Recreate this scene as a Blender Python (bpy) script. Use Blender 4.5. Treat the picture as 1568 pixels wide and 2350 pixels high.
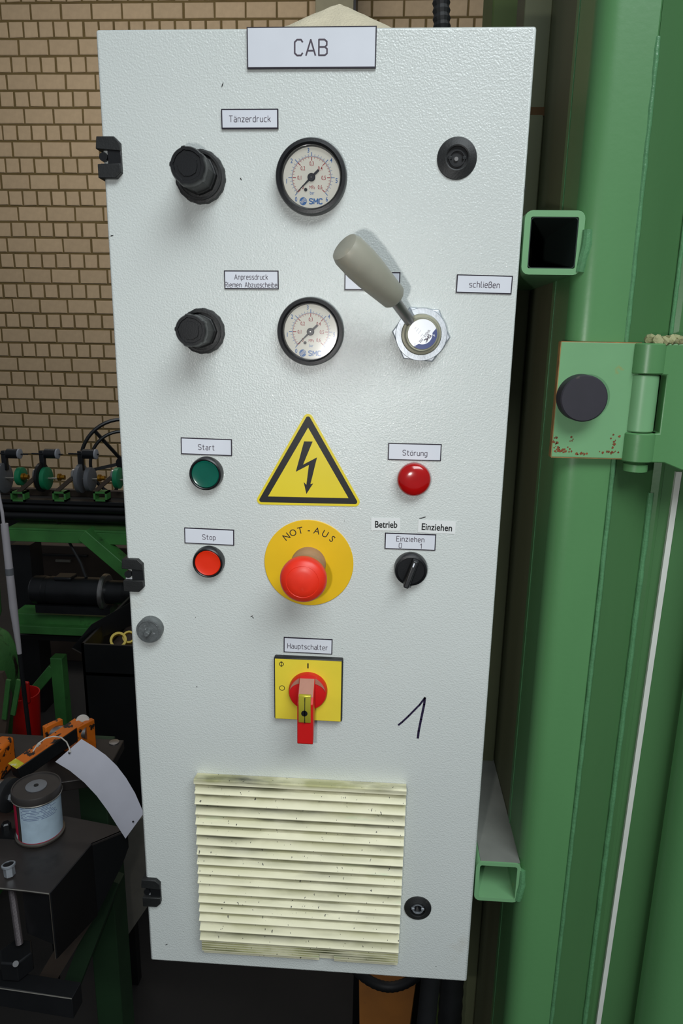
import bpy, bmesh, math, random
from mathutils import Vector, Matrix
random.seed(7)
PI = math.pi
S = bpy.context.scene
COL = S.collection
for o in list(bpy.data.objects): bpy.data.objects.remove(o)

# ------------------------------------------------------------ camera
F = 1600.0
R = Matrix(((0.9979450, 0.0618577, 0.0167148), (0.0309663, -0.2372086, -0.9709651), (-0.0560967, 0.9694873, -0.2386367)))
CAM = Vector((-0.0017033, -0.6045081, 1.6213698))
cd = bpy.data.cameras.new('camera'); cam = bpy.data.objects.new('camera', cd); COL.objects.link(cam)
cd.sensor_fit = 'HORIZONTAL'; cd.sensor_width = 36; cd.lens = 36 * F / 1568; cd.clip_start = 0.02; cd.clip_end = 60
rx, ry, rz = Vector(R[0]), -Vector(R[1]), -Vector(R[2])
M = Matrix((rx, ry, rz)).transposed().to_4x4(); M.translation = CAM
cam.matrix_world = M
S.camera = cam

# ------------------------------------------------------------ light and exposure
S.view_settings.view_transform = 'Standard'; S.view_settings.look = 'None'
S.view_settings.exposure = 0.0; S.view_settings.gamma = 1.0; S.view_settings.use_curve_mapping = False
W = bpy.data.worlds.new('hall_light'); S.world = W; W.use_nodes = True
W.node_tree.nodes['Background'].inputs[0].default_value = (0.84, 0.91, 1.0, 1)
W.node_tree.nodes['Background'].inputs[1].default_value = 0.17

def lamp(name, kind, loc, target, power, color, size=0.1, size_y=None):
    l = bpy.data.lights.new(name, kind); l.energy = power; l.color = color
    if kind == 'AREA':
        l.size = size
        if size_y: l.shape = 'RECTANGLE'; l.size_y = size_y
        else: l.shape = 'DISK'
    o = bpy.data.objects.new(name, l); COL.objects.link(o); o.location = loc
    o.rotation_euler = (Vector(target) - Vector(loc)).to_track_quat('-Z', 'Y').to_euler()
    return o
lamp('camera_flash', 'AREA', (-0.070, -0.600, 1.590), (0.0, 0.3, 1.42), 1.25, (1.0, 0.99, 0.97), 0.022)
lamp('skylight_front', 'AREA', (0.9, -2.2, 4.0), (0, 0, 1.3), 100, (0.90, 0.97, 1.0), 2.4, 1.4)
lamp('wall_fill', 'AREA', (-1.5, 3.2, 4.1), (-1.2, 5.6, 1.7), 52, (1.0, 0.95, 0.88), 3.0, 0.5)  # unseen fill light added to brighten the brick wall

# ------------------------------------------------------------ helpers
def PY(x, y, Y):
    d = R.transposed() @ Vector(((x - 784) / F, (y - 1175) / F, 1)); return CAM + d * ((Y - CAM.y) / d.y)
def PZ(x, y, Z):
    d = R.transposed() @ Vector(((x - 784) / F, (y - 1175) / F, 1)); return CAM + d * ((Z - CAM.z) / d.z)
def PX(x, y, X):
    d = R.transposed() @ Vector(((x - 784) / F, (y - 1175) / F, 1)); return CAM + d * ((X - CAM.x) / d.x)
def proj(P):
    q = R @ (Vector(P) - CAM); return 784 + F * q.x / q.z, 1175 + F * q.y / q.z
def D(x, y, h=0.0):
    p = PY(x, y, -h); return (p.x, p.z)

def lin(c):
    c = c / 255.0; return c / 12.92 if c <= 0.04045 else ((c + 0.055) / 1.055) ** 2.4
def rgb(c): return (lin(c[0]), lin(c[1]), lin(c[2]), 1)

MATS = {}
def mat(name, col, rough=0.5, metal=0.0, var=0.0, vscale=20, bump=0.0, bscale=400, bdist=0.001, second=None, sthr=0.6, sscale=15, sw=0.04, spec=0.5, stretch=(1, 1, 1), emis=None, coat=0, obvar=0, alpha=1):
    if name in MATS: return MATS[name]
    m = bpy.data.materials.new(name); m.use_nodes = True; nt = m.node_tree; N = nt.nodes; L = nt.links
    b = N['Principled BSDF']; b.inputs['Base Color'].default_value = rgb(col); b.inputs['Roughness'].default_value = rough
    b.inputs['Metallic'].default_value = metal; b.inputs['Specular IOR Level'].default_value = spec
    if coat: b.inputs['Coat Weight'].default_value = coat; b.inputs['Coat Roughness'].default_value = 0.07
    tc = N.new('ShaderNodeTexCoord'); mp = N.new('ShaderNodeMapping'); mp.inputs['Scale'].default_value = stretch
    L.new(tc.outputs['Object'], mp.inputs['Vector']); vec = mp.outputs['Vector']
    cur = None
    def mix(a, bcol, fac, mode='MIX'):
        x = N.new('ShaderNodeMix'); x.data_type = 'RGBA'; x.blend_type = mode
        if a is None: x.inputs[6].default_value = rgb(col)
        else: L.new(a, x.inputs[6])
        if isinstance(bcol, tuple): x.inputs[7].default_value = bcol
        else: L.new(bcol, x.inputs[7])
        if isinstance(fac, float): x.inputs[0].default_value = fac
        else: L.new(fac, x.inputs[0])
        return x.outputs[2]
    if var or 1:
        n = N.new('ShaderNodeTexNoise'); n.inputs['Scale'].default_value = vscale; n.inputs['Detail'].default_value = 6
        L.new(vec, n.inputs['Vector'])
        rr = N.new('ShaderNodeMapRange'); rr.inputs[1].default_value = 0.3; rr.inputs[2].default_value = 0.7
        rr.inputs[3].default_value = 1 - max(var, 0.03); rr.inputs[4].default_value = 1 + max(var, 0.03)
        L.new(n.outputs[0], rr.inputs[0])
        cur = mix(None, rr.outputs[0], 1.0, 'MULTIPLY')
    if obvar:
        oi = N.new('ShaderNodeObjectInfo'); r2 = N.new('ShaderNodeMapRange'); r2.inputs[3].default_value = 1 - obvar; r2.inputs[4].default_value = 1 + obvar
        L.new(oi.outputs['Random'], r2.inputs[0]); cur = mix(cur, r2.outputs[0], 1.0, 'MULTIPLY')
    if second:
        secs = second if isinstance(second, list) else [(second, sthr, sscale, sw)]
        for (c2, th, sc, w) in secs:
            n = N.new('ShaderNodeTexNoise'); n.inputs['Scale'].default_value = sc; n.inputs['Detail'].default_value = 8; n.inputs['Roughness'].default_value = 0.6
            L.new(vec, n.inputs['Vector'])
            rr = N.new('ShaderNodeMapRange'); rr.inputs[1].default_value = th; rr.inputs[2].default_value = th + w
            L.new(n.outputs[0], rr.inputs[0]); cur = mix(cur, rgb(c2), rr.outputs[0])
    L.new(cur, b.inputs['Base Color'])
    if bump:
        n = N.new('ShaderNodeTexNoise'); n.inputs['Scale'].default_value = bscale; n.inputs['Detail'].default_value = 3
        L.new(tc.outputs['Object'], n.inputs['Vector'])
        bu = N.new('ShaderNodeBump'); bu.inputs['Strength'].default_value = bump; bu.inputs['Distance'].default_value = bdist
        L.new(n.outputs[0], bu.inputs['Height']); L.new(bu.outputs[0], b.inputs['Normal']); L.new(bu.outputs[0], b.inputs['Coat Normal'])
    MATS[name] = m
    return m

class MB:
    def __init__(s): s.v = []; s.f = []
    def add(s, vs, fs):
        n = len(s.v); s.v += [Vector(p) for p in vs]; s.f += [[n + i for i in f] for f in fs]; return s
    def box(s, a, b, M=None):
        x0, y0, z0 = [min(a[i], b[i]) for i in range(3)]; x1, y1, z1 = [max(a[i], b[i]) for i in range(3)]
        vs = [Vector(p) for p in ((x0, y0, z0), (x1, y0, z0), (x1, y1, z0), (x0, y1, z0), (x0, y0, z1), (x1, y0, z1), (x1, y1, z1), (x0, y1, z1))]
        if M: vs = [M @ p for p in vs]
        return s.add(vs, [(0, 3, 2, 1), (4, 5, 6, 7), (0, 1, 5, 4), (1, 2, 6, 5), (2, 3, 7, 6), (3, 0, 4, 7)])
    def bar(s, p, q, w, d, up=(0, 0, 1)):       # rectangular bar from p to q
        p, q = Vector(p), Vector(q); a = (q - p).normalized(); u = Vector(up)
        if abs(a.dot(u)) > 0.98: u = Vector((0, 1, 0))
        sd = a.cross(u).normalized(); u = sd.cross(a).normalized()
        vs = []
        for c in (p, q):
            for (i, j) in ((-1, -1), (1, -1), (1, 1), (-1, 1)): vs.append(c + sd * (w / 2 * i) + u * (d / 2 * j))
        return s.add(vs, [(0, 1, 2, 3), (7, 6, 5, 4), (0, 4, 5, 1), (1, 5, 6, 2), (2, 6, 7, 3), (3, 7, 4, 0)])
    def lathe(s, prof, org, ax=(0, -1, 0), n=40, ph=0, mod=None):
        org = Vector(org); a = Vector(ax).normalized(); u = Vector((0, 0, 1)) if abs(a.z) < 0.9 else Vector((1, 0, 0))
        sd = a.cross(u).normalized(); u = sd.cross(a).normalized(); vs = []; fs = []
        for (r, h) in prof:
            for k in range(n):
                t = 2 * PI * k / n + ph; rr = r * (mod(t, h) if mod else 1)
                vs.append(org + a * h + (sd * math.cos(t) + u * math.sin(t)) * rr)
        m = len(prof)
        for i in range(m - 1):
            for k in range(n):
                k2 = (k + 1) % n; fs.append((i * n + k, i * n + k2, (i + 1) * n + k2, (i + 1) * n + k))
        fs.append(tuple(range(n))[::-1]); fs.append(tuple((m - 1) * n + k for k in range(n)))
        return s.add(vs, fs)
    def cyl(s, p, q, r, r2=None, n=20, ph=0):
        p, q = Vector(p), Vector(q); return s.lathe([(r, 0), (r2 if r2 is not None else r, (q - p).length)], p, q - p, n, ph)
    def ring(s, prof, org, ax=(0, -1, 0), n=40):  # closed profile
        org = Vector(org); a = Vector(ax).normalized(); u = Vector((0, 0, 1)) if abs(a.z) < 0.9 else Vector((1, 0, 0))
        sd = a.cross(u).normalized(); u = sd.cross(a).normalized(); vs = []; fs = []; m = len(prof)
        for (r, h) in prof:
            for k in range(n):
                t = 2 * PI * k / n; vs.append(org + a * h + (sd * math.cos(t) + u * math.sin(t)) * r)
        for i in range(m):
            for k in range(n):
                k2 = (k + 1) % n; j = (i + 1) % m; fs.append((i * n + k, i * n + k2, j * n + k2, j * n + k))
        return s.add(vs, fs)
    def tube(s, pts, r, n=10, closed=False):
        pts = [Vector(p) for p in pts]; m = len(pts); vs = []; fs = []; up = None
        for i, p in enumerate(pts):
            if closed: t = pts[(i + 1) % m] - pts[i - 1]
            else: t = pts[min(i + 1, m - 1)] - pts[max(i - 1, 0)]
            t.normalize()
            if up is None:
                up = Vector((0, 0, 1)) if abs(t.z) < 0.9 else Vector((0, 1, 0))
            up = (up - t * up.dot(t)).normalized(); sd = t.cross(up)
            rr = r(i) if callable(r) else r
            for k in range(n):
                a = 2 * PI * k / n; vs.append(p + (sd * math.cos(a) + up * math.sin(a)) * rr)
        for i in range(m if closed else m - 1):
            j = (i + 1) % m
            for k in range(n):
                k2 = (k + 1) % n; fs.append((i * n + k, i * n + k2, j * n + k2, j * n + k))
        if not closed: fs.append(tuple(range(n))[::-1]); fs.append(tuple((m - 1) * n + k for k in range(n)))
        return s.add(vs, fs)
    def prism(s, poly, a0, a1, axis='y'):         # polygon extruded along an axis
        def P(u, w, t): return (u, t, w) if axis == 'y' else ((u, w, t) if axis == 'z' else (t, u, w))
        n = len(poly); vs = [P(u, w, a0) for u, w in poly] + [P(u, w, a1) for u, w in poly]
        fs = [tuple(range(n)), tuple(range(2 * n - 1, n - 1, -1))]
        for k in range(n): k2 = (k + 1) % n; fs.append((k, k + n, k2 + n, k2))
        return s.add(vs, fs)
    def sheet(s, a, b, nrm, t):                   # strip between two polylines, given thickness
        vs = []; fs = []; n = len(a); nrm = Vector(nrm) * t
        for p, q in zip(a, b): vs += [Vector(p), Vector(q), Vector(p) + nrm, Vector(q) + nrm]
        for i in range(n - 1):
            o = 4 * i; fs += [(o, o + 1, o + 5, o + 4), (o + 2, o + 6, o + 7, o + 3), (o, o + 4, o + 6, o + 2), (o + 1, o + 3, o + 7, o + 5)]
        fs += [(0, 2, 3, 1), (4 * n - 4, 4 * n - 3, 4 * n - 1, 4 * n - 2)]
        return s.add(vs, fs)
    def flat(s, poly, h): return s.add([(x, -h, z) for x, z in poly], [tuple(range(len(poly)))])   # print on a face
    def build(s, name, m, parent=None, bev=0, smooth=35, kind=None, label=None, seg=2):
        me = bpy.data.meshes.new(name)
        off = parent.matrix_world.translation if parent is not None else Vector((0, 0, 0))
        off = WORLD.get(parent.name, Vector((0, 0, 0))) if parent is not None else Vector((0, 0, 0))
        me.from_pydata([tuple(p - off) for p in s.v], [], s.f)
        bm = bmesh.new(); bm.from_mesh(me); bmesh.ops.recalc_face_normals(bm, faces=bm.faces)
        for e in bm.edges:
            if len(e.link_faces) == 2 and e.calc_face_angle(0) > math.radians(smooth): e.smooth = False
        for f in bm.faces: f.smooth = True
        bm.to_mesh(me); bm.free()
        o = bpy.data.objects.new(name, me); COL.objects.link(o); me.materials.append(m)
        if parent is not None: o.parent = parent
        WORLD[o.name] = off
        if bev:
            b = o.modifiers.new('bevel', 'BEVEL'); b.width = bev; b.segments = seg; b.limit_method = 'ANGLE'; b.angle_limit = math.radians(40)
            b.harden_normals = False
        if kind: o['kind'] = kind
        if label: o['label'] = label
        return o
WORLD = {}
def thing(name, label, cat, loc, group=None):
    o = bpy.data.objects.new(name, None); COL.objects.link(o); o.location = loc; o.empty_display_size = 0.05
    WORLD[o.name] = Vector(loc); o['label'] = label; o['category'] = cat
    if group: o['group'] = group
    return o
def single(o, label, cat, group=None, kind=None):
    o['label'] = label; o['category'] = cat
    if group: o['group'] = group
    if kind: o['kind'] = kind
    # move origin to the base of the object
    c = [Vector(v.co) for v in o.data.vertices]
    b = Vector(((min(p.x for p in c) + max(p.x for p in c)) / 2, (min(p.y for p in c) + max(p.y for p in c)) / 2, min(p.z for p in c)))
    o.data.transform(Matrix.Translation(-b)); o.location = b; WORLD[o.name] = b
    return o

_tc = {}
def text_geom(t, bold=0.0):
    k = (t, bold)
    if k not in _tc:
        c = bpy.data.curves.new('t', 'FONT'); c.body = t; c.size = 1; c.offset = bold; c.resolution_u = 3
        o = bpy.data.objects.new('t', c); me = o.to_mesh()
        _tc[k] = ([v.co.copy() for v in me.vertices], [tuple(p.vertices) for p in me.polygons])
        o.to_mesh_clear(); bpy.data.objects.remove(o)
    return _tc[k]
def put_text(mb, t, cx, cz, hgt, h, ang=0, sx=1.0, bold=0.0, mirror=False):   # centred, cap height hgt
    vs, fs = text_geom(t, bold); x0 = min(v.x for v in vs); x1 = max(v.x for v in vs)
    k = hgt / 0.70; ca, sa = math.cos(ang), math.sin(ang); out = []
    for v in vs:
        x = (v.x - (x0 + x1) / 2) * k * sx; z = (v.y - 0.35) * k
        out.append((cx + x * ca - z * sa, -h, cz + x * sa + z * ca))
    mb.add(out, fs)
G = {
 'C': (.5, [[(.5, .85), (.4, 1), (.15, 1), (0, .85), (0, .15), (.15, 0), (.4, 0), (.5, .15)]]),
 'A': (.6, [[(0, 0), (.3, 1), (.6, 0)], [(.09, .3), (.51, .3)]]),
 'B': (.52, [[(0, 0), (0, 1), (.35, 1), (.5, .87), (.5, .65), (.38, .53), (0, .53)], [(.38, .53), (.52, .4), (.52, .12), (.38, 0), (0, 0)]]),
 'T': (.55, [[(0, 1), (.55, 1)], [(.275, 1), (.275, 0)]]),
 'a': (.4, [[(.05, .68), (.28, .68), (.4, .56), (.4, 0), (.12, 0), (0, .1), (0, .28), (.12, .38), (.4, .38)]]),
 'n': (.4, [[(0, 0), (0, .68)], [(0, .6), (.12, .68), (.28, .68), (.4, .56), (.4, 0)]]),
 'z': (.4, [[(0, .68), (.4, .68), (0, 0), (.4, 0)]]),
 'e': (.4, [[(0, .36), (.4, .36), (.4, .56), (.28, .68), (.12, .68), (0, .56), (0, .12), (.12, 0), (.38, 0)]]),
 'r': (.3, [[(0, 0), (0, .68)], [(0, .54), (.12, .68), (.3, .68)]]),
 'd': (.4, [[(.4, 1), (.4, 0), (.12, 0), (0, .12), (0, .56), (.12, .68), (.4, .68)]]),
 'u': (.4, [[(0, .68), (0, .12), (.12, 0), (.28, 0), (.4, .1)], [(.4, .68), (.4, 0)]]),
 'c': (.38, [[(.38, .68), (.12, .68), (0, .56), (0, .12), (.12, 0), (.38, 0)]]),
 'k': (.38, [[(0, 1), (0, 0)], [(.36, .68), (0, .28)], [(.13, .42), (.4, 0)]]),
 'p': (.4, [[(0, -.28), (0, .68), (.28, .68), (.4, .56), (.4, .12), (.28, 0), (0, 0)]]),
 's': (.38, [[(.38, .68), (.1, .68), (0, .6), (0, .44), (.1, .36), (.3, .32), (.38, .24), (.38, .1), (.3, 0), (0, 0)]]),
 'R': (.52, [[(0, 0), (0, 1), (.35, 1), (.5, .87), (.5, .63), (.36, .5), (0, .5)], [(.28, .5), (.52, 0)]]),
 'i': (.04, [[(.02, 0), (.02, .68)], [(.02, .9), (.02, .93)]]),
 'l': (.12, [[(0, 1), (0, .1), (.12, 0)]]),
 'm': (.66, [[(0, 0), (0, .68)], [(0, .6), (.1, .68), (.23, .68), (.33, .58), (.33, 0)], [(.33, .58), (.43, .68), (.56, .68), (.66, .58), (.66, 0)]]),
 'b': (.4, [[(0, 1), (0, 0), (.28, 0), (.4, .12), (.4, .56), (.28, .68), (0, .68)]]),
 'g': (.4, [[(.4, .68), (.12, .68), (0, .56), (0, .12), (.12, 0), (.4, 0)], [(.4, .68), (.4, -.16), (.28, -.28), (.05, -.28)]]),
 'h': (.4, [[(0, 0), (0, 1)], [(0, .6), (.12, .68), (.28, .68), (.4, .56), (.4, 0)]]),
 'S': (.5, [[(.5, .87), (.38, 1), (.13, 1), (0, .88), (0, .68), (.13, .55), (.37, .45), (.5, .33), (.5, .13), (.38, 0), (.12, 0), (0, .13)]]),
 't': (.34, [[(.12, .95), (.12, .1), (.22, 0), (.32, 0)], [(0, .68), (.32, .68)]]),
 'o': (.4, [[(.12, 0), (.28, 0), (.4, .12), (.4, .56), (.28, .68), (.12, .68), (0, .56), (0, .12), (.12, 0)]]),
 'H': (.5, [[(0, 0), (0, 1)], [(.5, 0), (.5, 1)], [(0, .52), (.5, .52)]]),
 'E': (.45, [[(.45, 1), (0, 1), (0, 0), (.45, 0)], [(0, .52), (.38, .52)]]),
 '0': (.45, [[(.13, 0), (.32, 0), (.45, .15), (.45, .85), (.32, 1), (.13, 1), (0, .85), (0, .15), (.13, 0)]]),
 '1': (.3, [[(0, .72), (.25, 1), (.25, 0)]]),
 'ß': (.42, [[(0, 0), (0, .85), (.12, 1), (.28, 1), (.38, .88), (.38, .66), (.28, .55), (.1, .55)], [(.28, .55), (.42, .42), (.42, .12), (.3, 0), (0, 0)]]),
 'M': (.62, [[(0, 0), (0, 1), (.31, .35), (.62, 1), (.62, 0)]]), ' ': (.35, [])}
G['ä'] = (.4, G['a'][1] + [[(.1, .9), (.1, .93)], [(.3, .9), (.3, .93)]])
G['ö'] = (.4, G['o'][1] + [[(.1, .9), (.1, .93)], [(.3, .9), (.3, .93)]])
def engrave(mb, t, cx, cz, hgt, width, h, ang=0, stroke=0.11):
    gap = 0.22; tot = sum(G[c][0] for c in t) + gap * (len(t) - 1); kx = width / tot; kz = hgt; x = 0; ca, sa = math.cos(ang), math.sin(ang)
    r = stroke * hgt / 2
    def P(u, w):
        X = (u - tot / 2) * kx; Z = (w - 0.5) * kz; return Vector((cx + X * ca - Z * sa, -h, cz + X * sa + Z * ca))
    for c in t:
        for st in G[c][1]:
            pts = [P(x + u, w) for u, w in st]
            for i in range(len(pts) - 1):
                a, b = pts[i], pts[i + 1]; d = (b - a).normalized(); n = Vector((-d.z, 0, d.x)) * r
                e_ = Vector((0, -.000004 * (len(mb.f) % 7), 0)); mb.add([a + n - d * r * .4 + e_, b + n + d * r * .4 + e_, b - n + d * r * .4 + e_, a - n - d * r * .4 + e_], [(0, 1, 2, 3)])
        x += G[c][0] + gap

# ------------------------------------------------------------ materials
powder = mat('powder_coat', (205, 210, 206), 0.33, 0, 0.015, 6, 0.9, 680, 0.00048, second=[((176, 166, 146), .66, 9, .25), ((52, 48, 44), .735, 330, .01)], spec=.5, coat=.6)
body_grey = mat('cabinet_grey', (150, 152, 148), 0.5, 0, 0.03)
blackp = mat('black_plastic', (17, 18, 20), 0.36, 0, 0.15, 60, 0.15, 900, 0.0004)
blackdust = mat('dusty_black_plastic', (24, 25, 25), 0.5, 0, 0.25, 90, 0.3, 700, 0.0005, second=(96, 94, 84), sthr=.68, sscale=160, sw=.12)
plate_w = mat('engraved_plate_white', (214, 217, 224), 0.3, 0, 0.02, 30)
plate_core = mat('plate_core_black', (28, 20, 36), 0.4)
ink = mat('engraving_ink', (70, 60, 72), 0.6)
inkb = mat('black_ink', (16, 16, 18), 0.5)
zinc = mat('zinc_plated', (186, 192, 198), 0.42, 0.75, 0.12, 120, 0.2, 500, 0.0004)
steel = mat('brushed_steel', (150, 148, 146), 0.32, 0.9, 0.15, 60)
dirtysteel = mat('speckled_cast_zinc', (112, 116, 116), 0.5, 0.6, 0.2, 150, 0.5, 500, 0.0006, second=(180, 182, 184), sthr=.62, sscale=260, sw=.05)
beige_grip = mat('grey_grip', (150, 148, 134), 0.42, 0, 0.05, 60, second=(170, 160, 140), sthr=.6, sscale=40, sw=.2)
beige_metal = mat('beige_metal', (150, 148, 128), 0.45, 0.2, 0.1, 90)
yellow_s = mat('sticker_yellow', (222, 200, 36), 0.4, 0, 0.03, 30)
yellow_n = mat('stop_plate_yellow', (226, 182, 16), 0.42, 0, 0.04, 30)
yellow_w = mat('switch_yellow', (226, 205, 60), 0.4, 0, 0.04, 40, second=(190, 140, 25), sthr=.66, sscale=45, sw=.1)
red_p = mat('mushroom_red', (224, 46, 22), 0.4, 0, 0.08, 80, second=(216, 116, 100), sthr=.64, sscale=60, sw=.25)
red_s = mat('switch_red', (196, 22, 22), 0.38, 0, 0.05, 60)
dustred = mat('dusty_red', (168, 118, 98), 0.6, 0, 0.06, 100)
red_btn = mat('button_red', (224, 44, 10), 0.35, 0, 0.03)
lens_red = mat('lamp_red', (168, 10, 10), 0.18, 0, 0.1, 60, coat=.6)
lens_teal = mat('button_green', (8, 88, 72), 0.22, 0, 0.12, 40, second=(30, 110, 40), sthr=.62, sscale=50, sw=.2)
brass_y = mat('yellow_lock_slide', (196, 186, 60), 0.3, 0.5, 0.06)
vent_m = mat('vent_cream', (222, 222, 190), 0.5, 0, 0.03, 20, second=[((150, 152, 92), .57, 30, .22), ((52, 54, 34), .60, 24, .2), ((22, 20, 16), .70, 150, .02)], stretch=(.55, 1, 2.0))
def vent_material():
    m = bpy.data.materials.new('vent_dirty'); m.use_nodes = True; N = m.node_tree.nodes; L = m.node_tree.links; b = N['Principled BSDF']; b.inputs['Roughness'].default_value = .5
    tc = N.new('ShaderNodeTexCoord'); sp = N.new('ShaderNodeSeparateXYZ'); L.new(tc.outputs['Generated'], sp.inputs[0])
    def noise(scale, st, det=8):
        mp = N.new('ShaderNodeMapping'); mp.inputs['Scale'].default_value = st; L.new(tc.outputs['Object'], mp.inputs[0])
        n = N.new('ShaderNodeTexNoise'); n.inputs['Scale'].default_value = scale; n.inputs['Detail'].default_value = det; L.new(mp.outputs[0], n.inputs['Vector']); return n.outputs[0]
    def mr(v, a, b_, c, d):
        x = N.new('ShaderNodeMapRange'); x.inputs[1].default_value = a; x.inputs[2].default_value = b_; x.inputs[3].default_value = c; x.inputs[4].default_value = d; L.new(v, x.inputs[0]); return x.outputs[0]
    def mul(a, b_):
        x = N.new('ShaderNodeMath'); x.operation = 'MULTIPLY'; L.new(a, x.inputs[0]); L.new(b_, x.inputs[1]); x.use_clamp = True; return x.outputs[0]
    cur = None
    def mix(col, fac):
        nonlocal cur
        x = N.new('ShaderNodeMix'); x.data_type = 'RGBA'
        if cur is None: x.inputs[6].default_value = rgb((226, 222, 190))
        else: L.new(cur, x.inputs[6])
        x.inputs[7].default_value = rgb(col); L.new(fac, x.inputs[0]); cur = x.outputs[2]
    groove = mr(sp.outputs['Z'], .12, .80, 0, 1)
    mix((150, 150, 92), mul(groove, mr(noise(20, (1, 1, 2)), .36, .58, 0, .8)))
    mix((60, 62, 44), mul(groove, mr(noise(26, (.5, 1, 3)), .46, .66, 0, .95)))
    mix((150, 196, 150), mr(noise(16, (.6, 1, 3), 4), .66, .74, 0, .45))
    mix((26, 24, 22), mr(noise(260, (1.4, 1, .8), 2), .70, .715, 0, .9))
    L.new(cur, b.inputs['Base Color']); return m
vent_m = vent_material()
dial_m = mat('dial_face', (252, 250, 236), 0.5, 0, 0.02)
d_red = mat('dial_red', (176, 40, 56), 0.5); d_blue = mat('dial_blue', (66, 122, 190), 0.5); needle_m = mat('needle_dark', (34, 36, 44), 0.45)
green = mat('machine_green', (84, 134, 84), 0.36, 0, 0.06, 14, 0.1, 180, 0.0008, second=[((100, 148, 104), .62, 9, .2)], stretch=(1, 1, .25))
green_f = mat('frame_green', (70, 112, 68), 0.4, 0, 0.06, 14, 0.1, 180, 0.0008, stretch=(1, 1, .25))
green_d = mat('machine_olive', (98, 102, 74), 0.6, 0, 0.12, 16, 0.1, 200, 0.0008, second=[((80, 92, 76), .55, 7, .2)], stretch=(1, 1, .15))  # dull olive, greyer than the column green
green_o = mat('post_olive', (104, 124, 66), 0.6, 0, 0.1, 14, stretch=(1, 1, .2))
weld = mat('painted_weld', (84, 134, 92), 0.3, 0, 0.12, 60, 0.5, 300, 0.001)
leaf_m = mat('hinge_green', (112, 160, 114), 0.4, 0, 0.04, 20, 0.08, 200, .0006, second=[((150, 140, 70), .66, 35, .08), ((104, 52, 30), .71, 42, .05)])
rust = mat('rusty_edge', (146, 110, 62), 0.7, 0, 0.3, 90)
whitep = mat('strip_white', (206, 208, 200), 0.4, 0, 0.04)
green_b = mat('old_machine_green', (56, 114, 54), 0.5, 0, 0.25, 8, second=[((24, 36, 20), .62, 10, .1)])
green_p = mat('peeling_green', (52, 100, 48), 0.5, 0, 0.25, 8, 0.4, 60, .003, second=[((26, 18, 10), .56, 9, .04)], stretch=(1, 1, .4))
dark = mat('oily_dark_steel', (34, 35, 37), 0.38, 0.5, 0.3, 12, 0.1, 120, .0006)
darker = mat('black_steel', (13, 14, 16), 0.45, 0.1, 0.3, 10)
tablem = mat('table_steel', (58, 54, 52), 0.42, 0.45, 0.25, 9, 0.1, 150, .0006, second=(24, 22, 22), sthr=.6, sscale=8, sw=.2)
brownm = mat('brown_paint', (62, 50, 40), 0.7, 0, 0.2, 8)
conc = mat('floor_concrete', (26, 23, 21), 0.8, 0, 0.3, 6, 0.3, 60, .002, second=(20, 18, 16), sthr=.55, sscale=3, sw=.2)
rubber = mat('black_rubber', (22, 23, 25), 0.55, 0, 0.2, 40)
bumper_m = mat('bumper_black', (40, 38, 46), 0.65, 0, 0.08, 60, second=(70, 66, 60), sthr=.68, sscale=80, sw=.05)
brick_m = mat('cream_brick', (172, 151, 122), 0.85, 0, 0.06, 25, 0.25, 200, .001, obvar=.05, second=(120, 96, 62), sthr=.72, sscale=5, sw=.12)
mortar = mat('mortar_olive', (96, 80, 46), 0.95, 0, 0.12, 12)
orange = mat('worn_orange', (206, 104, 16), 0.45, 0, 0.12, 30, 0.15, 200, .001, second=(34, 26, 22), sthr=.56, sscale=55, sw=.03)
paper = mat('tag_card', (196, 196, 206), 0.6, 0, 0.02, 30)
nylon = mat('white_nylon', (206, 202, 194), 0.4)
cloth_m = mat('beige_fleece', (206, 196, 170), 0.95, 0, 0.06, 60, 0.6, 500, .002)
canlab = mat('can_label_blue', (170, 190, 204), 0.4, 0, 0.08, 60); canred = mat('can_label_red', (176, 24, 60), 0.4)
cangrey = mat('can_tin', (118, 112, 104), 0.3, 0.8, 0.1, 40)
greyp = mat('grey_pipe', (150, 146, 150), 0.5, 0, 0.1, 10, second=(90, 86, 96), sthr=.62, sscale=9, sw=.1)
green_pl = mat('green_nylon', (18, 112, 74), 0.4); grey_pl = mat('grey_nylon', (86, 88, 92), 0.5); brass = mat('brass', (180, 130, 44), 0.3, 0.9, 0.1)
redb = mat('red_bucket', (190, 18, 14), 0.45, 0, 0.15, 8)
yellow_t = mat('yellow_tape', (220, 190, 20), 0.4)
ductm = mat('duct_grey', (120, 116, 92), 0.6, 0, 0.06)
orangeb = mat('orange_board', (150, 92, 24), 0.7, 0, 0.12, 20, second=(100, 60, 26), sthr=.62, sscale=25, sw=.1)
greyb = mat('grey_panel', (124, 120, 110), 0.6, 0, 0.1)
brightedge = mat('worn_edge_steel', (170, 166, 156), 0.35, 0.8)

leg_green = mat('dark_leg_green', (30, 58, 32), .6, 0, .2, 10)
def glass_mat():
    m = bpy.data.materials.new('gauge_glass'); m.use_nodes = True; N = m.node_tree.nodes; L = m.node_tree.links; N.clear()
    o = N.new('ShaderNodeOutputMaterial'); mx = N.new('ShaderNodeMixShader'); t = N.new('ShaderNodeBsdfTransparent'); g = N.new('ShaderNodeBsdfGlossy')
    g.inputs['Roughness'].default_value = 0.12; fr = N.new('ShaderNodeFresnel'); fr.inputs[0].default_value = 1.5
    L.new(fr.outputs[0], mx.inputs[0]); L.new(t.outputs[0], mx.inputs[1]); L.new(g.outputs[0], mx.inputs[2]); L.new(mx.outputs[0], o.inputs[0])
    return m
glass = glass_mat()

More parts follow.
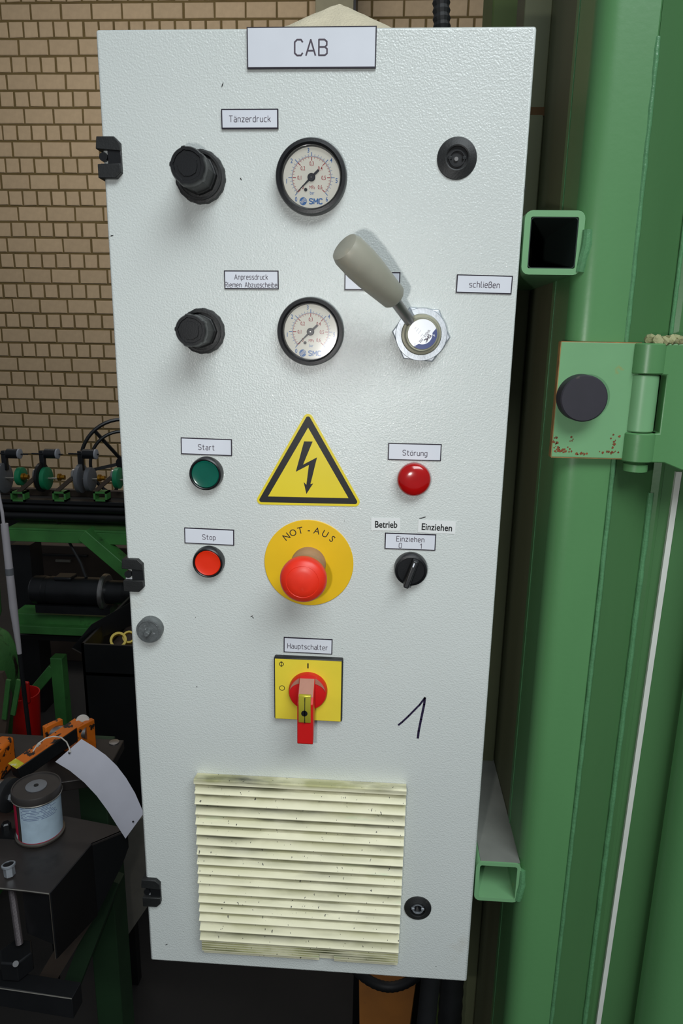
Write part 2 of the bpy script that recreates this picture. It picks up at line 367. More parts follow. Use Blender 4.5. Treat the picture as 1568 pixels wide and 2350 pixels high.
# ------------------------------------------------------------ floor and brick wall
o = MB().box((-6, -2.5, -0.05), (4, 5.75, 0)).build('floor', conc); o['kind'] = 'structure'
WY = 5.63; RP = 0.1264; SP = 0.2496; HP = SP / 2
o = MB().box((-5.5, WY + 0.007, 0), (3.2, WY + 0.25, 4.9)).build('wall_back', mortar); o['kind'] = 'structure'; wall = o
def brick_mesh(name, w, hgt, sd):
    rnd = random.Random(sd); c = 0.004; x = w / 2; z = hgt / 2; vs = []
    for (yy, i) in ((0.0, c), (c, 0.0), (0.02, 0.0)):
        for (a, b) in ((-1, -1), (1, -1), (1, 1), (-1, 1)): vs.append((a * (x - i + rnd.uniform(-.0016, .0016)), yy + rnd.uniform(-.0006, .0006), b * (z - i + rnd.uniform(-.0016, .0016))))
    fs = [(0, 1, 2, 3)]
    for r_ in (0, 4):
        for k in range(4): fs.append((r_ + k, r_ + (k + 1) % 4, r_ + 4 + (k + 1) % 4, r_ + 4 + k))
    me = bpy.data.meshes.new(name); me.from_pydata(vs, [], fs); bm = bmesh.new(); bm.from_mesh(me); bmesh.ops.recalc_face_normals(bm, faces=bm.faces); bm.to_mesh(me); bm.free()
    me.materials.append(brick_m); return me
JT = 0.0165
st_me = [brick_mesh('stretcher', SP - JT, RP - JT, k) for k in range(3)]
hd_me = [brick_mesh('header', HP - JT, RP - JT, 10 + k) for k in range(3)]
ZJ = 4.0845                                    # joint: stretcher row above, header row below
spots = []
for r_ in range(-7, 33):
    zc = ZJ - (r_ + 0.5) * RP
    if zc < 0.07 or zc > 4.87: continue
    if r_ % 2 == 0:
        k = -22
        while True:
            xc = -2.886 + HP * (k + .5); k += 1
            if xc > 3.1: break
            if xc > -5.4: spots.append((xc, zc, 0))
    else:
        odd = ((r_ + 1) // 2) % 2
        k = -12
        while True:
            xc = -2.938 + (HP if odd else 0) + SP * (k + .5); k += 1
            if xc > 3.1: break
            if xc > -5.4: spots.append((xc, zc, 1))
def seen(x, z, w):
    vis = False
    for dx in (-w / 2, w / 2):
        u, v = proj((x + dx, WY, z))
        if 0 < u < 1568 and -20 < v < 1240:
            if v < 58 and u < 1131: vis = True
            elif u < 222 + (v - 66) * .0604 + 4 and v < 1160: vis = True
    return vis
vis = [s for s in spots if seen(s[0], s[1], SP if s[2] else HP)]
vis.sort(key=lambda s: -s[1]); one = vis[:300]; rest = set(spots) - set(one)
for (x, z, k) in one:
    b = bpy.data.objects.new('brick', random.choice(st_me if k else hd_me)); COL.objects.link(b); b.parent = wall
    b.location = (x + random.uniform(-.0015, .0015), WY + random.uniform(-.0012, .0012), z + random.uniform(-.0015, .0015)); b.rotation_euler = (0, random.uniform(-.006, .006), 0)
mb = MB()
for (x, z, k) in sorted(rest):
    me = random.choice(st_me if k else hd_me)
    mb.add([(v.co.x + x, v.co.y + WY, v.co.z + z) for v in me.vertices], [tuple(p.vertices) for p in me.polygons])
mb.build('brickwork', brick_m, wall, kind='stuff')
a = PY(724, 0, 5.3); b = PY(813, 0, 5.3)
mb = MB().box((a.x, 5.3, 0), (b.x, 5.58, 4.88)); t = thing('wall_duct', 'grey-green square duct standing against the brick wall above the cloth on the cabinet', 'duct', ((a.x + b.x) / 2, 5.44, 0))
mb.build('casing', ductm, t, bev=.006)
MB().box((b.x - .004, 5.29, 0), (b.x + .014, 5.60, 4.88)).build('corner_trim', darker, t)

# ------------------------------------------------------------ control cabinet
DX0, DX1, DZ1, DZ0 = -0.2355, 0.1045, 1.854, 0.9656
cab = thing('control_cabinet', 'tall white stippled steel control cabinet with gauges, buttons, main switch and louvred vent', 'cabinet', (-0.0655, 0.09, DZ0))
MB().box((DX0 + .003, .019, DZ0 + .004), (DX1 - .003, .185, DZ1 - .004)).build('body', body_grey, cab, bev=.003)
door = MB().box((DX0, 0, DZ0), (DX1, .0175, DZ1)).build('door', powder, cab, bev=.0022, label='white powder-coated stippled door', seg=3)

def pl(name, px, text, th=.0012, label=None, body=plate_w, rim=plate_core, frame=.0009):
    q = [D(x, y) for x, y in px]; cx = sum(p[0] for p in q) / 4; cz = sum(p[1] for p in q) / 4
    w = (q[1][0] - q[0][0] + q[2][0] - q[3][0]) / 2; hh = (q[0][1] - q[3][1] + q[1][1] - q[2][1]) / 2
    ang = math.atan2((q[1][1] - q[0][1] + q[2][1] - q[3][1]) / 2, w); ca, sa = math.cos(ang), math.sin(ang)
    def P(u, v): return (cx + u * ca - v * sa, cz + u * sa + v * ca)
    if rim:
        base = MB().prism([P(-w / 2, -hh / 2), P(w / 2, -hh / 2), P(w / 2, hh / 2), P(-w / 2, hh / 2)], -th + .0003, -.0001).build(name, rim, cab, label=label)
        f = frame
    else: base = None; f = 0
    face = MB().prism([P(-w / 2 + f, -hh / 2 + f), P(w / 2 - f, -hh / 2 + f), P(w / 2 - f, hh / 2 - f), P(-w / 2 + f, hh / 2 - f)], -th, -th + .0006 if rim else -.0001)
    if rim: face.build('plate_face', body, base)
    else: base = face.build(name, body, cab, label=label)
    if text:
        m = MB()
        for (t, px_c, capx, wpx) in text:
            c = D(*px_c); k = w / (px[1][0] - px[0][0]); kz = hh / ((px[3][1] - px[0][1] + px[2][1] - px[1][1]) / 2)
            engrave(m, t, c[0], c[1], capx * kz, wpx * k, th + .00012, ang)
        m.build('lettering', ink, base)
    return base, (cx, cz, w, hh, ang)

pl('name_plate', [(568, 64.5), (864, 62), (864, 158), (568, 160)], [('CAB', (714.5, 112), 36, 74)], th=.0024, label='large white nameplate engraved CAB at the top edge')
pl('name_plate', [(508.5, 251.5), (639.5, 251), (639.5, 297), (510, 297.5)], [('Tänzerdruck', (574.5, 274.5), 14, 95)], th=.002, label='white engraved plate reading Tänzerdruck')
pl('name_plate', [(515, 620.5), (640, 621.5), (640, 664), (515.5, 664)], [('Anpressdruck', (577, 636), 11.5, 76), ('Riemen Abzugscheibe', (577, 654), 11.5, 119)], label='white engraved two-line plate reading Anpressdruck Riemen Abzugscheibe')
pl('name_plate', [(791, 624), (919.6, 625), (918, 667), (791, 666)], None, label='white engraved plate half hidden behind the lever grip')
pl('name_plate', [(1048.5, 629.6), (1177, 633.3), (1174, 675.8), (1046.4, 672)], [('schließen', (1112, 653.5), 13.5, 69)], label='white engraved plate reading schließen')
pl('name_plate', [(415.3, 1003.5), (533.3, 1007.8), (532.8, 1046.3), (416.4, 1041.8)], [('Start', (474.5, 1026), 12, 37)], label='white engraved plate reading Start')
pl('name_plate', [(423.3, 1210), (538.2, 1215.3), (537.7, 1251.7), (424.5, 1246)], [('Stop', (480.5, 1232), 11, 30)], label='white engraved plate reading Stop')
pl('name_plate', [(891, 1016), (1014, 1019), (1012, 1058), (890.6, 1054.9)], [('Störung', (952.5, 1039), 12, 56)], label='white engraved plate reading Störung')
pl('name_plate', [(883.8, 1222), (1001, 1225.9), (999.5, 1263.3), (883, 1258.7)], [('Einziehen', (942, 1236.5), 11.5, 63), ('0', (919, 1251), 11, 6), ('1', (966, 1252.5), 11, 4)], label='white engraved plate reading Einziehen 0 1')
pl('name_plate', [(651.6, 1461), (763.9, 1466.7), (762.8, 1501), (651.6, 1495.8)], [('Hauptschalter', (706.5, 1483), 11, 92)], label='grey engraved plate reading Hauptschalter')
sticker = mat('clear_tape_strip', (222, 224, 222), 0.25, 0, 0.01)
for q, tx, c, w in (([(852, 1188), (918.7, 1189), (918.7, 1218), (852, 1217)], 'Betrieb', (886.5, 1203), 51), ([(960.4, 1192.7), (1046, 1197), (1045, 1225.4), (959, 1221.6)], 'Einziehen', (1003, 1209.5), 69)):
    b_, info = pl('tape_label', q, None, th=.0004, body=sticker, rim=None, label='clear label tape printed ' + tx)
    m = MB(); cc = D(*c); vs, fs = text_geom(tx, .018); wd = max(v.x for v in vs) - min(v.x for v in vs); hg = .0061
    put_text(m, tx, cc[0], cc[1], hg, .00052, info[4], sx=(w / 2560.) / (wd * hg / .7), bold=.018)
    m.build('lettering', inkb, b_)

# --- pressure gauges
def gauge(cpx, R0, label, hz):
    cx, cz = D(*cpx, .004)
    prof = [(R0, 0), (R0, .0075), (R0 * .975, .0095), (R0 * .88, .0098), (R0 * .84, .008), (R0 * .80, .0042), (R0 * .80, .0)]
    g = MB().ring([(r_, h) for r_, h in prof] , (cx, -.0001, cz), n=64).build('pressure_gauge', blackp, cab, label=label)
    rd = R0 * .81
    MB().lathe([(rd, .001), (rd, .0035)], (cx, 0, cz), n=64).build('dial', dial_m, g)
    h = .0037; rs = R0 * .55; red = MB(); blu = MB()
    def pol(r_, a): return (cx + r_ * math.sin(a), cz + r_ * math.cos(a))
    def arc(m, r_, w, a0, a1, n=60):
        for i in range(n):
            p, q = a0 + (a1 - a0) * i / n, a0 + (a1 - a0) * (i + 1) / n
            m.flat([pol(r_ - w, p), pol(r_ + w, p), pol(r_ + w, q), pol(r_ - w, q)], h)
    A = math.radians(135)
    arc(red, rs - .0004, .00012, -A, A); arc(blu, rs + .0002, .0001, -A, A)
    def tick(m, a, r0, r1, w):
        p, q = pol(r0, a), pol(r1, a); n = (math.cos(a) * w, -math.sin(a) * w)
        m.flat([(p[0] - n[0], p[1] - n[1]), (p[0] + n[0], p[1] + n[1]), (q[0] + n[0], q[1] + n[1]), (q[0] - n[0], q[1] - n[1])], h)
    for i in range(31):
        a = -A + 2 * A * i / 30; mj = i % 5 == 0
        tick(blu, a, rs + .0003, rs + (.0030 if mj else .0018), .00026 if mj else .00012)
        tick(red, a, rs - .0004, rs - (.0031 if mj else .0016), .00030 if mj else .00013)
    for i in range(7):
        a = -A + 2 * A * i / 6
        p = pol(rs + .0046, a + (-.13 if i < 4 else (.1 if i < 6 else .12)))
        put_text(blu, str(i), p[0], p[1], .0034, h, sx=.8, bold=.012)
        p = pol(rs - .0058, a) if i != 3 else pol(rs - .0052, a); put_text(red, '0' if i == 0 else '0,%d' % i, p[0], p[1], .0030, h, sx=.72, bold=.008)
    put_text(red, 'MPa', cx + .0006, cz - .0071, .0026, h, sx=.72); put_text(blu, 'bar', cx + .0006, cz - .0111, .0026, h, sx=.75)
    engrave(blu, 'SMC', cx + .0036, cz - .0175, .0038, .0102, h, 0, .24)
    # round emblem with two pale waves
    ex, ez, er = cx - .0066, cz - .0175, .0030
    blu.flat([(ex + er * math.cos(t * PI / 16), ez + er * math.sin(t * PI / 16)) for t in range(32)], h)
    blu.build('blue_scale', d_blue, g); red.build('red_scale', d_red, g)
    wv = MB()
    for k in (-1, 0, 1):
        pts = []
        for i in range(13):
            u = -1 + 2 * i / 12; x = ex + u * er * .9; z = ez + k * er * .36 + er * .28 * math.sin(u * PI * .9 + .4) + u * er * .22
            if (x - ex) ** 2 + (z - ez) ** 2 < er * er * .9: pts.append((x, z))
        for i in range(len(pts) - 1): wv.flat([(pts[i][0], pts[i][1] - .00022), (pts[i + 1][0], pts[i + 1][1] - .00022), (pts[i + 1][0], pts[i + 1][1] + .00022), (pts[i][0], pts[i][1] + .00022)], h + .0001)
    wv.build('emblem_waves', dial_m, g)
    a = -A + .03; d = (math.sin(a), math.cos(a)); n = (d[1], -d[0])
    def q(l, w): return (cx + d[0] * l + n[0] * w, cz + d[1] * l + n[1] * w)
    nd = MB().prism([q(-.0080, -.0009), q(-.0080, .0009), q(0, .0009), q(rs + .0012, .0001), q(rs + .0012, -.0001), q(0, -.0009)], -.0050, -.0046)
    nd.lathe([(.0031, .0046), (.0031, .0054), (.0026, .0058)], (cx, 0, cz), n=24)
    nd.lathe([(.0013, .0036), (.0013, .0046)], (cx - .0046, 0, cz - .0090), n=14)
    nd.build('needle', needle_m, g)
    MB().lathe([(.0005, .0058), (.0005, .0061)], (cx, 0, cz), n=10).build('pin', steel, g)
    MB().lathe([(R0 * .825, .0066), (R0 * .825, .0072)], (cx, 0, cz), n=48).build('glass', glass, g)
gauge((715, 407.5), .0283, 'upper black-rimmed pressure gauge', 0)
gauge((713, 761.5), .0277, 'lower black-rimmed pressure gauge', 1)

# --- regulator knobs
def regulator(cpx, R0, hk, label):
    cx, cz = D(*cpx, .004)
    teeth = lambda t, h: 1.0 + (.018 if math.sin(t * 16) > .3 else 0)
    base = MB().lathe([(R0 * .95, 0), (R0 * .95, .004), (R0 * .93, .0055), (R0 * .72, .0065)], (cx, 0, cz), n=112, mod=teeth).build('pressure_regulator', blackdust, cab, label=label)
    MB().ring([(R0 * .86, .005), (R0 * .86, .0085), (R0 * .78, .0085), (R0 * .78, .005)], (cx, 0, cz), n=56).build('lock_ring', blackdust, base)
    flat = lambda t, h: 1 - .055 * abs(math.sin(t * 4)) ** .6
    MB().lathe([(R0 * .70, .004), (R0 * .70, .012), (R0 * .66, .0125), (R0 * .66, hk * .55), (R0 * .62, hk * .80)], (cx, 0, cz), n=96, mod=flat).build('knob_body', blackdust, base)
    tabs = lambda t, h: 1.0 + (.055 if (t % (PI / 2.5)) < .20 else 0)
    MB().lathe([(R0 * .62, hk * .72), (R0 * .64, hk * .75), (R0 * .64, hk * .96), (R0 * .60, hk), (R0 * .50, hk), (R0 * .48, hk - .0008), (R0 * .36, hk - .0008), (R0 * .35, hk), (R0 * .3, hk)], (cx, 0, cz), n=80, mod=tabs).build('knob_cap', blackp, base)
regulator((459, 405), .0212, .041, 'upper black adjusting knob with notched collar')
regulator((464, 760), .0196, .041, 'lower black adjusting knob with notched collar')

# --- door locks
def lock(cpx, R0, label, kind):
    cx, cz = D(*cpx)
    base = MB().ring([(R0, 0), (R0 * .98, .0012), (R0 * .6, .0034), (R0 * .54, .003), (R0 * .54, 0)], (cx, -.0001, cz), n=48).build('door_lock', blackdust, cab, label=label)
    MB().lathe([(R0 * .56, .0002), (R0 * .56, .0004)], (cx, 0, cz), n=32).build('recess', darker, base)
    f = lambda t, h: 1 + (.28 if abs(math.cos(t)) > .93 else 0)
    MB().ring([(R0 * .40, .0004), (R0 * .40, .0022), (R0 * .34, .0022), (R0 * .34, .0004)], (cx, 0, cz - R0 * .02), n=32).build('barrel', zinc if kind else blackp, base)
    for s in (-1, 1): MB().box((cx + s * R0 * .36 - .0016, -.0024, cz - .0012), (cx + s * R0 * .36 + .0016, -.0004, cz + .0012)).build('bit', zinc if kind else blackp, base, bev=.0003)
    MB().cyl((cx - .0006, 0, cz - .0008), (cx - .0006, -.002, cz - .0008), R0 * .1, n=16).build('pin', steel, base)
lock((1049, 363.5), .0157, 'upper black round cam lock', 0)
lock((959, 2083), .0140, 'lower black round cam lock beside the vent', 1)

# --- hinges on the left edge
def hinge(z0, z1, label):
    x0, x1 = -.2395, -.2195; zz = z1 - z0; c = .0045
    h = MB().prism([(x0, z0 + zz * .70), (x1, z0 + zz * .66), (x1, z1 - c), (x1 - c, z1), (x0 + .001, z1)], -.0045, .012).build('door_hinge', blackdust, cab, bev=.0006, label=label)
    MB().prism([(x0 + .001, z0), (x1 - c, z0), (x1, z0 + c), (x1, z0 + zz * .36), (x0 + .001, z0 + zz * .34)], -.0050, .012).build('lower_lug', blackdust, h, bev=.0006)
    MB().box((x0 + .009, -.003, z0 + zz * .34), (x1, .010, z0 + zz * .69)).build('bridge', blackp, h, bev=.0004)
    MB().cyl((x0 + .0055, 0.002, z0 + zz * .52), (x0 + .0055, -.0035, z0 + zz * .52), .0034, n=16).build('hinge_pin', blackp, h)
    MB().box((x0 + .002, -.0003, z0 + zz * .345), (x0 + .017, .0004, z0 + zz * .38)).build('lug_edge', plate_w, h)
hinge(1.746, 1.777, 'upper black door hinge'); hinge(1.391, 1.4225, 'middle black door hinge'); hinge(1.040, 1.0725, 'lowest black door hinge')

# --- hand lever valve
cx, cz = D(966, 768)
nut = MB().lathe([(.0243, 0), (.0243, .0048), (.0236, .0058)], (cx, 0, cz), n=6, ph=math.radians(5)).build('hand_lever_valve', zinc, cab, label='hexagon nut of the hand lever valve', smooth=20, bev=.0004)
MB().ring([(.0213, .004), (.0213, .0078), (.0209, .0082), (.0165, .0082), (.0165, .004)], (cx, 0, cz), n=48).build('washer', zinc, nut)
MB().lathe([(.0166, .003), (.0166, .009), (.0158, .0105), (.0140, .0108), (.0135, .018), (.0128, .0192), (.0122, .0188)], (cx, 0, cz), n=48).build('hub', beige_metal, nut)
lx, lz = D(970, 767, .0195)
MB().lathe([(.0118, .0187), (.0118, .0194)], (lx, 0, lz), n=48).build('hub_label', mat('silver_label', (236, 238, 242), .3, .2), nut, label='round white label printed with small lettering')
m = MB(); h = .0196; ra = .0118; pts = []
a0, a1 = math.radians(-125), math.radians(24)
for i in range(25): t_ = a0 + (a1 - a0) * i / 24; pts.append((lx + ra * math.cos(t_), lz + ra * math.sin(t_)))
for i in range(17): t_ = a1 - .28 + (a0 + .28 - a1 + .28) * i / 16; pts.append((lx + ra * .68 * math.cos(t_), lz + ra * .68 * math.sin(t_)))
m.flat(pts, h)
m.build('label_band', mat('label_navy', (54, 68, 120), .35), nut)
m = MB(); an = math.radians(52)
put_text(m, 'VH212-F02', lx + .0018, lz - .0006, .0021, h, -PI / 2 + math.radians(38) - .9 + .9 + 0 - .0, sx=.8)
m.v = []; m.f = []
def lt(t_, u, v, hh, b=0.0, sx=.85, rot=None):   # u,v in label units along the lettering direction
    A_ = math.radians(232) if rot is None else rot; ca, sa = math.cos(A_), math.sin(A_)
    put_text(m, t_, lx + u * ca - v * sa, lz + u * sa + v * ca, hh, h + .0001, A_, sx=sx, bold=b)
lt('VH212 - F02', 0.000, .0023, .0020); engrave(m, 'SMC', lx - .0002 * math.cos(math.radians(232)) - .0052 * math.sin(math.radians(232)), lz - .0002 * math.sin(math.radians(232)) + .0052 * math.cos(math.radians(232)), .0024, .0064, h + .0001, math.radians(232), .22)
lt('-----', .001, .0002, .0014); lt('--------', 0, -.0028, .0012); lt('-------', 0, -.0052, .0012); lt('----', 0, -.0074, .0012)
m.build('label_print', ink, nut)
m = MB(); lt('2', .0058, .0086, .0022, .02, rot=math.radians(180) + .0); lt('4', -.0052, .0078, .0022, .02, rot=math.radians(232)); m.build('label_digits', plate_w, nut)
# rod and grip rise away from the door
B = Vector((D(944, 741, .014)[0], -.014, D(944, 741, .014)[1])); d1 = PY(905, 683, -.042); tip = PY(790, 566, -.072)
dirv = (tip - d1).normalized()
MB().cyl(B, d1 + dirv * .01, .0044, n=20).build('lever_rod', steel, nut)
L_ = (tip - d1).length
MB().lathe([(.0052, 0), (.0082, .0008), (.0100, .003), (.0128, L_ * .52), (.0134, L_ * .72), (.0128, L_ * .96), (.0112, L_ * 1.03), (.0080, L_ * 1.05)], d1 - dirv * .002, dirv, n=40).build('lever_grip', beige_grip, nut, label='grey tapered plastic lever grip')

# --- warning triangle
def tz(x, y): return D(570 + x / 5.6, 930 + y / 5.6)
def rtri(cs, r_):
    out = []; k = 2200.0; r_ = r_ / 5.6 / 2560.
    C_ = [tz(*c) for c in cs]; n = 3
    for i in range(3):
        p, c, q = C_[i - 1], C_[i], C_[(i + 1) % 3]
        def nrm(a, b):
            dx, dz = b[0] - a[0], b[1] - a[1]; l = math.hypot(dx, dz); return math.atan2(dx / l, -dz / l) 
        aa = math.atan2(-(c[0] - p[0]), (c[1] - p[1])); bb = math.atan2(-(q[0] - c[0]), (q[1] - c[1]))
        if bb < aa: bb += 2 * PI
        for j in range(9): t_ = aa + (bb - aa) * j / 8; out.append((c[0] + r_ * math.cos(t_), c[1] + r_ * math.sin(t_)))
    return out
cs = [(770, 172), (172, 1215), (1372, 1240)]
for flip in (0,):
    cyy = list(reversed(cs))
# counter-clockwise in x-z, outward normals on the right side
def tri_round(cs, r_):
    C_ = [tz(*c) for c in cs]; r_ = r_ / 5.6 / 2640.; out = []
    for i in range(3):
        p, c, q = Vector(C_[i - 1]), Vector(C_[i]), Vector(C_[(i + 1) % 3])
        e1 = (c - p).normalized(); e2 = (q - c).normalized(); n1 = Vector((e1.y, -e1.x)); n2 = Vector((e2.y, -e2.x))
        g = (sum((Vector(z_) for z_ in C_), Vector((0, 0))) / 3)
        if n1.dot(c - g) < 0: n1 = -n1
        if n2.dot(c - g) < 0: n2 = -n2
        for j in range(9): v = n1.lerp(n2, j / 8).normalized() * r_; out.append((c.x + v.x, c.y + v.y))
    return out
tri = MB().prism(tri_round(cs, 62), -.0006, -.0001).build('warning_sign', yellow_s, cab, label='yellow triangular high-voltage warning sticker')
outer = tri_round(cs, 30); inner = [tz(770, 285), tz(255, 1170), tz(1290, 1192)]
m = MB(); vs = [(x, -.0007, z) for x, z in outer] + [(x, -.0007, z) for x, z in inner]; fs = []
for c_ in range(3):
    ks = list(range(c_ * 9, c_ * 9 + 9))
    for j in range(8): fs.append((ks[j], ks[j + 1], 27 + c_))
    fs.append((ks[8], ((c_ + 1) % 3) * 9, 27 + (c_ + 1) % 3, 27 + c_))
m.add(vs, fs); m.build('black_border', inkb, tri)
m = MB()
def bolt(pts): m.flat([tz(*p) for p in pts], .0007)
bolt([(718, 463), (828, 465), (705, 762), (612, 853)]); bolt([(705, 762), (885, 668), (780, 765), (612, 853)]); bolt([(885, 668), (800, 1012), (748, 1020), (780, 765)])
bolt([(713, 985), (748, 1020), (800, 1012), (835, 1003), (748, 1138)])
m.build('lightning_bolt', inkb, tri)

# --- push buttons and lamp
def button(cpx, R0, lensm, label, dome=False, dark_lens=False):
    cx, cz = D(*cpx, .003)
    if dome:
        o = MB().ring([(R0 * .98, 0), (R0 * .98, .002), (R0 * .9, .002), (R0 * .9, 0)], (cx, -.0001, cz), n=48).build('signal_lamp', lensm, cab, label=label)
        MB().lathe([(R0 * .97, .001), (R0, .002), (R0, .007), (R0 * .95, .0090), (R0 * .82, .0105), (R0 * .5, .0118), (R0 * .2, .0122)], (cx, 0, cz), n=56, mod=lambda t, h: 1 + (.006 * math.sin(t * 56) if h < .008 else 0)).build('lens', lensm, o)
        return
    o = MB().ring([(R0, 0), (R0, .0040), (R0 * .95, .0078), (R0 * .88, .0085), (R0 * .83, .0080), (R0 * .83, 0)], (cx, -.0001, cz), n=56).build('push_button', blackp, cab, label=label)
    MB().lathe([(R0 * .82, .001), (R0 * .82, .0074), (R0 * .78, .0080), (R0 * .70, .0076), (R0 * .3, .0074)], (cx, 0, cz), n=56).build('cap', lensm, o)
button((474, 1086.5), .0149, lens_teal, 'black-rimmed push button with a dark blue-green cap, below Start')
button((479.5, 1289), .0145, red_btn, 'black-rimmed push button with a flat red cap, below Stop')
button((950, 1099), .0146, lens_red, 'round red indicator lamp, below Störung', dome=True)
# --- selector switch
cx, cz = D(943, 1305, .003)
o = MB().lathe([(.0150, 0), (.0150, .006), (.0142, .0088), (.0124, .0096), (.0120, .0086), (.008, .0086)], (cx, 0, cz), n=56).build('selector_switch', blackp, cab, label='black rotary selector switch below Einziehen')
p0 = Vector((D(955, 1287, .014)[0], 0, D(955, 1287, .014)[1])); p1 = Vector((D(931, 1349, .020)[0], 0, D(931, 1349, .020)[1]))
dv = (p1 - p0).normalized(); nv = Vector((dv.z, 0, -dv.x)) * .0034; m = MB()
pts = []
def Q(p, y, s): return Vector((p.x, y, p.z)) + nv * s
c0, c1 = Vector((cx, 0, cz)) - dv * .0125, Vector((cx, 0, cz)) + dv * .0125
m.add([Q(c0, -.0084, -1), Q(c0, -.0084, 1), Q(c1, -.0084, 1), Q(c1, -.0084, -1), Q(c0 + dv * .001, -.0150, -.75), Q(c0 + dv * .001, -.0150, .75), Q(c1 + dv * .001, -.0210, .7), Q(c1 + dv * .001, -.0210, -.7)],
      [(0, 3, 2, 1), (4, 5, 6, 7), (0, 1, 5, 4), (1, 2, 6, 5), (2, 3, 7, 6), (3, 0, 4, 7)])
m.build('handle', blackp, o, bev=.0012, seg=3)
q0 = c0 + dv * .003; m = MB().add([Q(q0, -.0158, .1), Q(q0, -.0158, .4), Q(q0 + dv * .0035, -.0168, .4), Q(q0 + dv * .0035, -.0168, .1)], [(0, 1, 2, 3)]); m.build('pointer_mark', plate_w, o)

# --- emergency stop
cx, cz = D(709, 1292)
o = MB().lathe([(.0408, 0), (.0408, .0008), (.0404, .0011)], (cx, 0, cz), n=80).build('emergency_stop', yellow_n, cab, label='round yellow emergency-stop plate marked NOT-AUS')
m = MB()
for c_, a in zip('NOT-AUS', (-39, -26.5, -14, 0, 13, 27, 41)):
    a = math.radians(a); put_text(m, c_, cx + .0325 * math.sin(a) , cz + .0325 * math.cos(a) - .0005, .0062, .00125, -a, sx=.95)
m.build('lettering', inkb, o)
MB().lathe([(.0160, .0008), (.0158, .014), (.0150, .016), (.0150, .026), (.0120, .027), (.0120, .036)], (cx - .0002, 0, cz - .0004), n=48).build('neck', mat('dust_beige', (164, 130, 98), .7, 0, .1, 80), o, label='dust-covered pale neck of the stop button')
MB().lathe([(.0140, .0315), (.0190, .0330), (.0201, .0360), (.0203, .0390), (.0197, .0420), (.0178, .0448), (.0140, .0464), (.0137, .0462), (.0133, .0465), (.0085, .0475), (.0030, .0480), (.0005, .0481)], (cx - .0002, -.0025, cz - .0012), n=64).build('mushroom_head', red_p, o, label='red mushroom push head')

# --- main switch
q = [D(629, 1508, .007), D(787, 1515, .007), D(785, 1658, .007), D(629, 1650, .007)]
x0, x1, z0, z1 = (q[0][0] + q[3][0]) / 2, (q[1][0] + q[2][0]) / 2, (q[2][1] + q[3][1]) / 2, (q[0][1] + q[1][1]) / 2
sw = MB().box((x0, -.007, z0), (x1, -.0001, z1)).build('main_switch', blackdust, cab, bev=.0014, label='black-framed yellow main switch plate')
MB().box((x0 + .0012, -.0076, z0 + .0012), (x1 - .0012, -.0065, z1 - .0014)).build('yellow_plate', yellow_w, sw)
m = MB(); p = D(707, 1528, .0077); m.flat([(p[0] - .0006, p[1] - .0026), (p[0] + .0006, p[1] - .0026), (p[0] + .0006, p[1] + .0026), (p[0] - .0006, p[1] + .0026)], .0077)
def oring(c, r_, w, sx=1):
    for i in range(28):
        a, b = 2 * PI * i / 28, 2 * PI * (i + 1) / 28
        m.flat([(c[0] + (r_ - w) * math.cos(a) * sx, c[1] + (r_ - w) * math.sin(a)), (c[0] + (r_ + w) * math.cos(a) * sx, c[1] + (r_ + w) * math.sin(a)), (c[0] + (r_ + w) * math.cos(b) * sx, c[1] + (r_ + w) * math.sin(b)), (c[0] + (r_ - w) * math.cos(b) * sx, c[1] + (r_ - w) * math.sin(b))], .0077)
oring(D(647.5, 1579, .0077), .0024, .0003)
p = D(646, 1524, .0077); oring(p, .0018, .0003, 1.1)
m.flat([(p[0] - .0003, p[1] - .0027), (p[0] + .0003, p[1] - .0027), (p[0] + .0003, p[1] + .0027), (p[0] - .0003, p[1] + .0027)], .00771)
for s in (-1, 1): m.flat([(p[0] - .001, p[1] + s * .0026 - .00015), (p[0] + .001, p[1] + s * .0026 - .00015), (p[0] + .001, p[1] + s * .0026 + .00015), (p[0] - .001, p[1] + s * .0026 + .00015)], .00772)
m.build('switch_marks', inkb, sw)
cx, cz = D(706.5, 1588, .012)
MB().lathe([(.0183, .0076), (.0181, .0125), (.0172, .0140), (.0150, .0145)], (cx, 0, cz), n=56).build('rotary_knob', red_s, sw, label='red round rotary knob, dusty on top')
m = MB(); pr_ = []
for i in range(17): t_ = math.radians(8 + 164 * i / 16); pr_.append((cx + .0168 * math.cos(t_), cz + .0168 * math.sin(t_)))
for i in range(1, 16): t_ = math.radians(172 - 164 * i / 16); pr_.append((cx + .0168 * math.cos(t_), cz + .0168 * math.sin(t_) - .0058 * math.sin(PI * i / 16)))
m.prism(pr_, -.0150, -.0138)
m.build('knob_dust', dustred, sw)
# lever: side profile in (y,z), rising from top to the overhanging tip
top = cz + .0178; tipz = D(696, 1704, .030)[1]; hx = .0073
prof = [(-.0130, top), (-.0165, top - .0015), (-.0290, cz + .0040), (-.0335, cz - .001), (-.0335, tipz + .001), (-.0325, tipz), (-.0240, tipz + .0005), (-.0150, cz - .0150), (-.0130, cz - .012)]
MB().prism(prof, cx - hx, cx + hx, 'x').build('lever', red_s, sw, bev=.0009)
MB().prism([(-.0168, top - .0016), (-.0172, top - .0016), (-.0295, cz + .0041), (-.0291, cz + .0038)], cx - hx + .0006, cx + hx - .0006, 'x').build('dust_layer', dustred, sw, label='pale dust on the top of the lever')
yl0, yl1 = D(697, 1594, .034)[1], D(697, 1659, .034)[1]
ins = [(-.0330, yl0), (-.0350, yl0 - .0008), (-.0362, yl0 - .007), (-.0362, yl1 + .006), (-.0350, yl1 + .0008), (-.0330, yl1)]
MB().prism(ins, cx - .0058, cx + .0052, 'x').build('lock_slide', brass_y, sw, bev=.0004, label='yellow padlock slide')
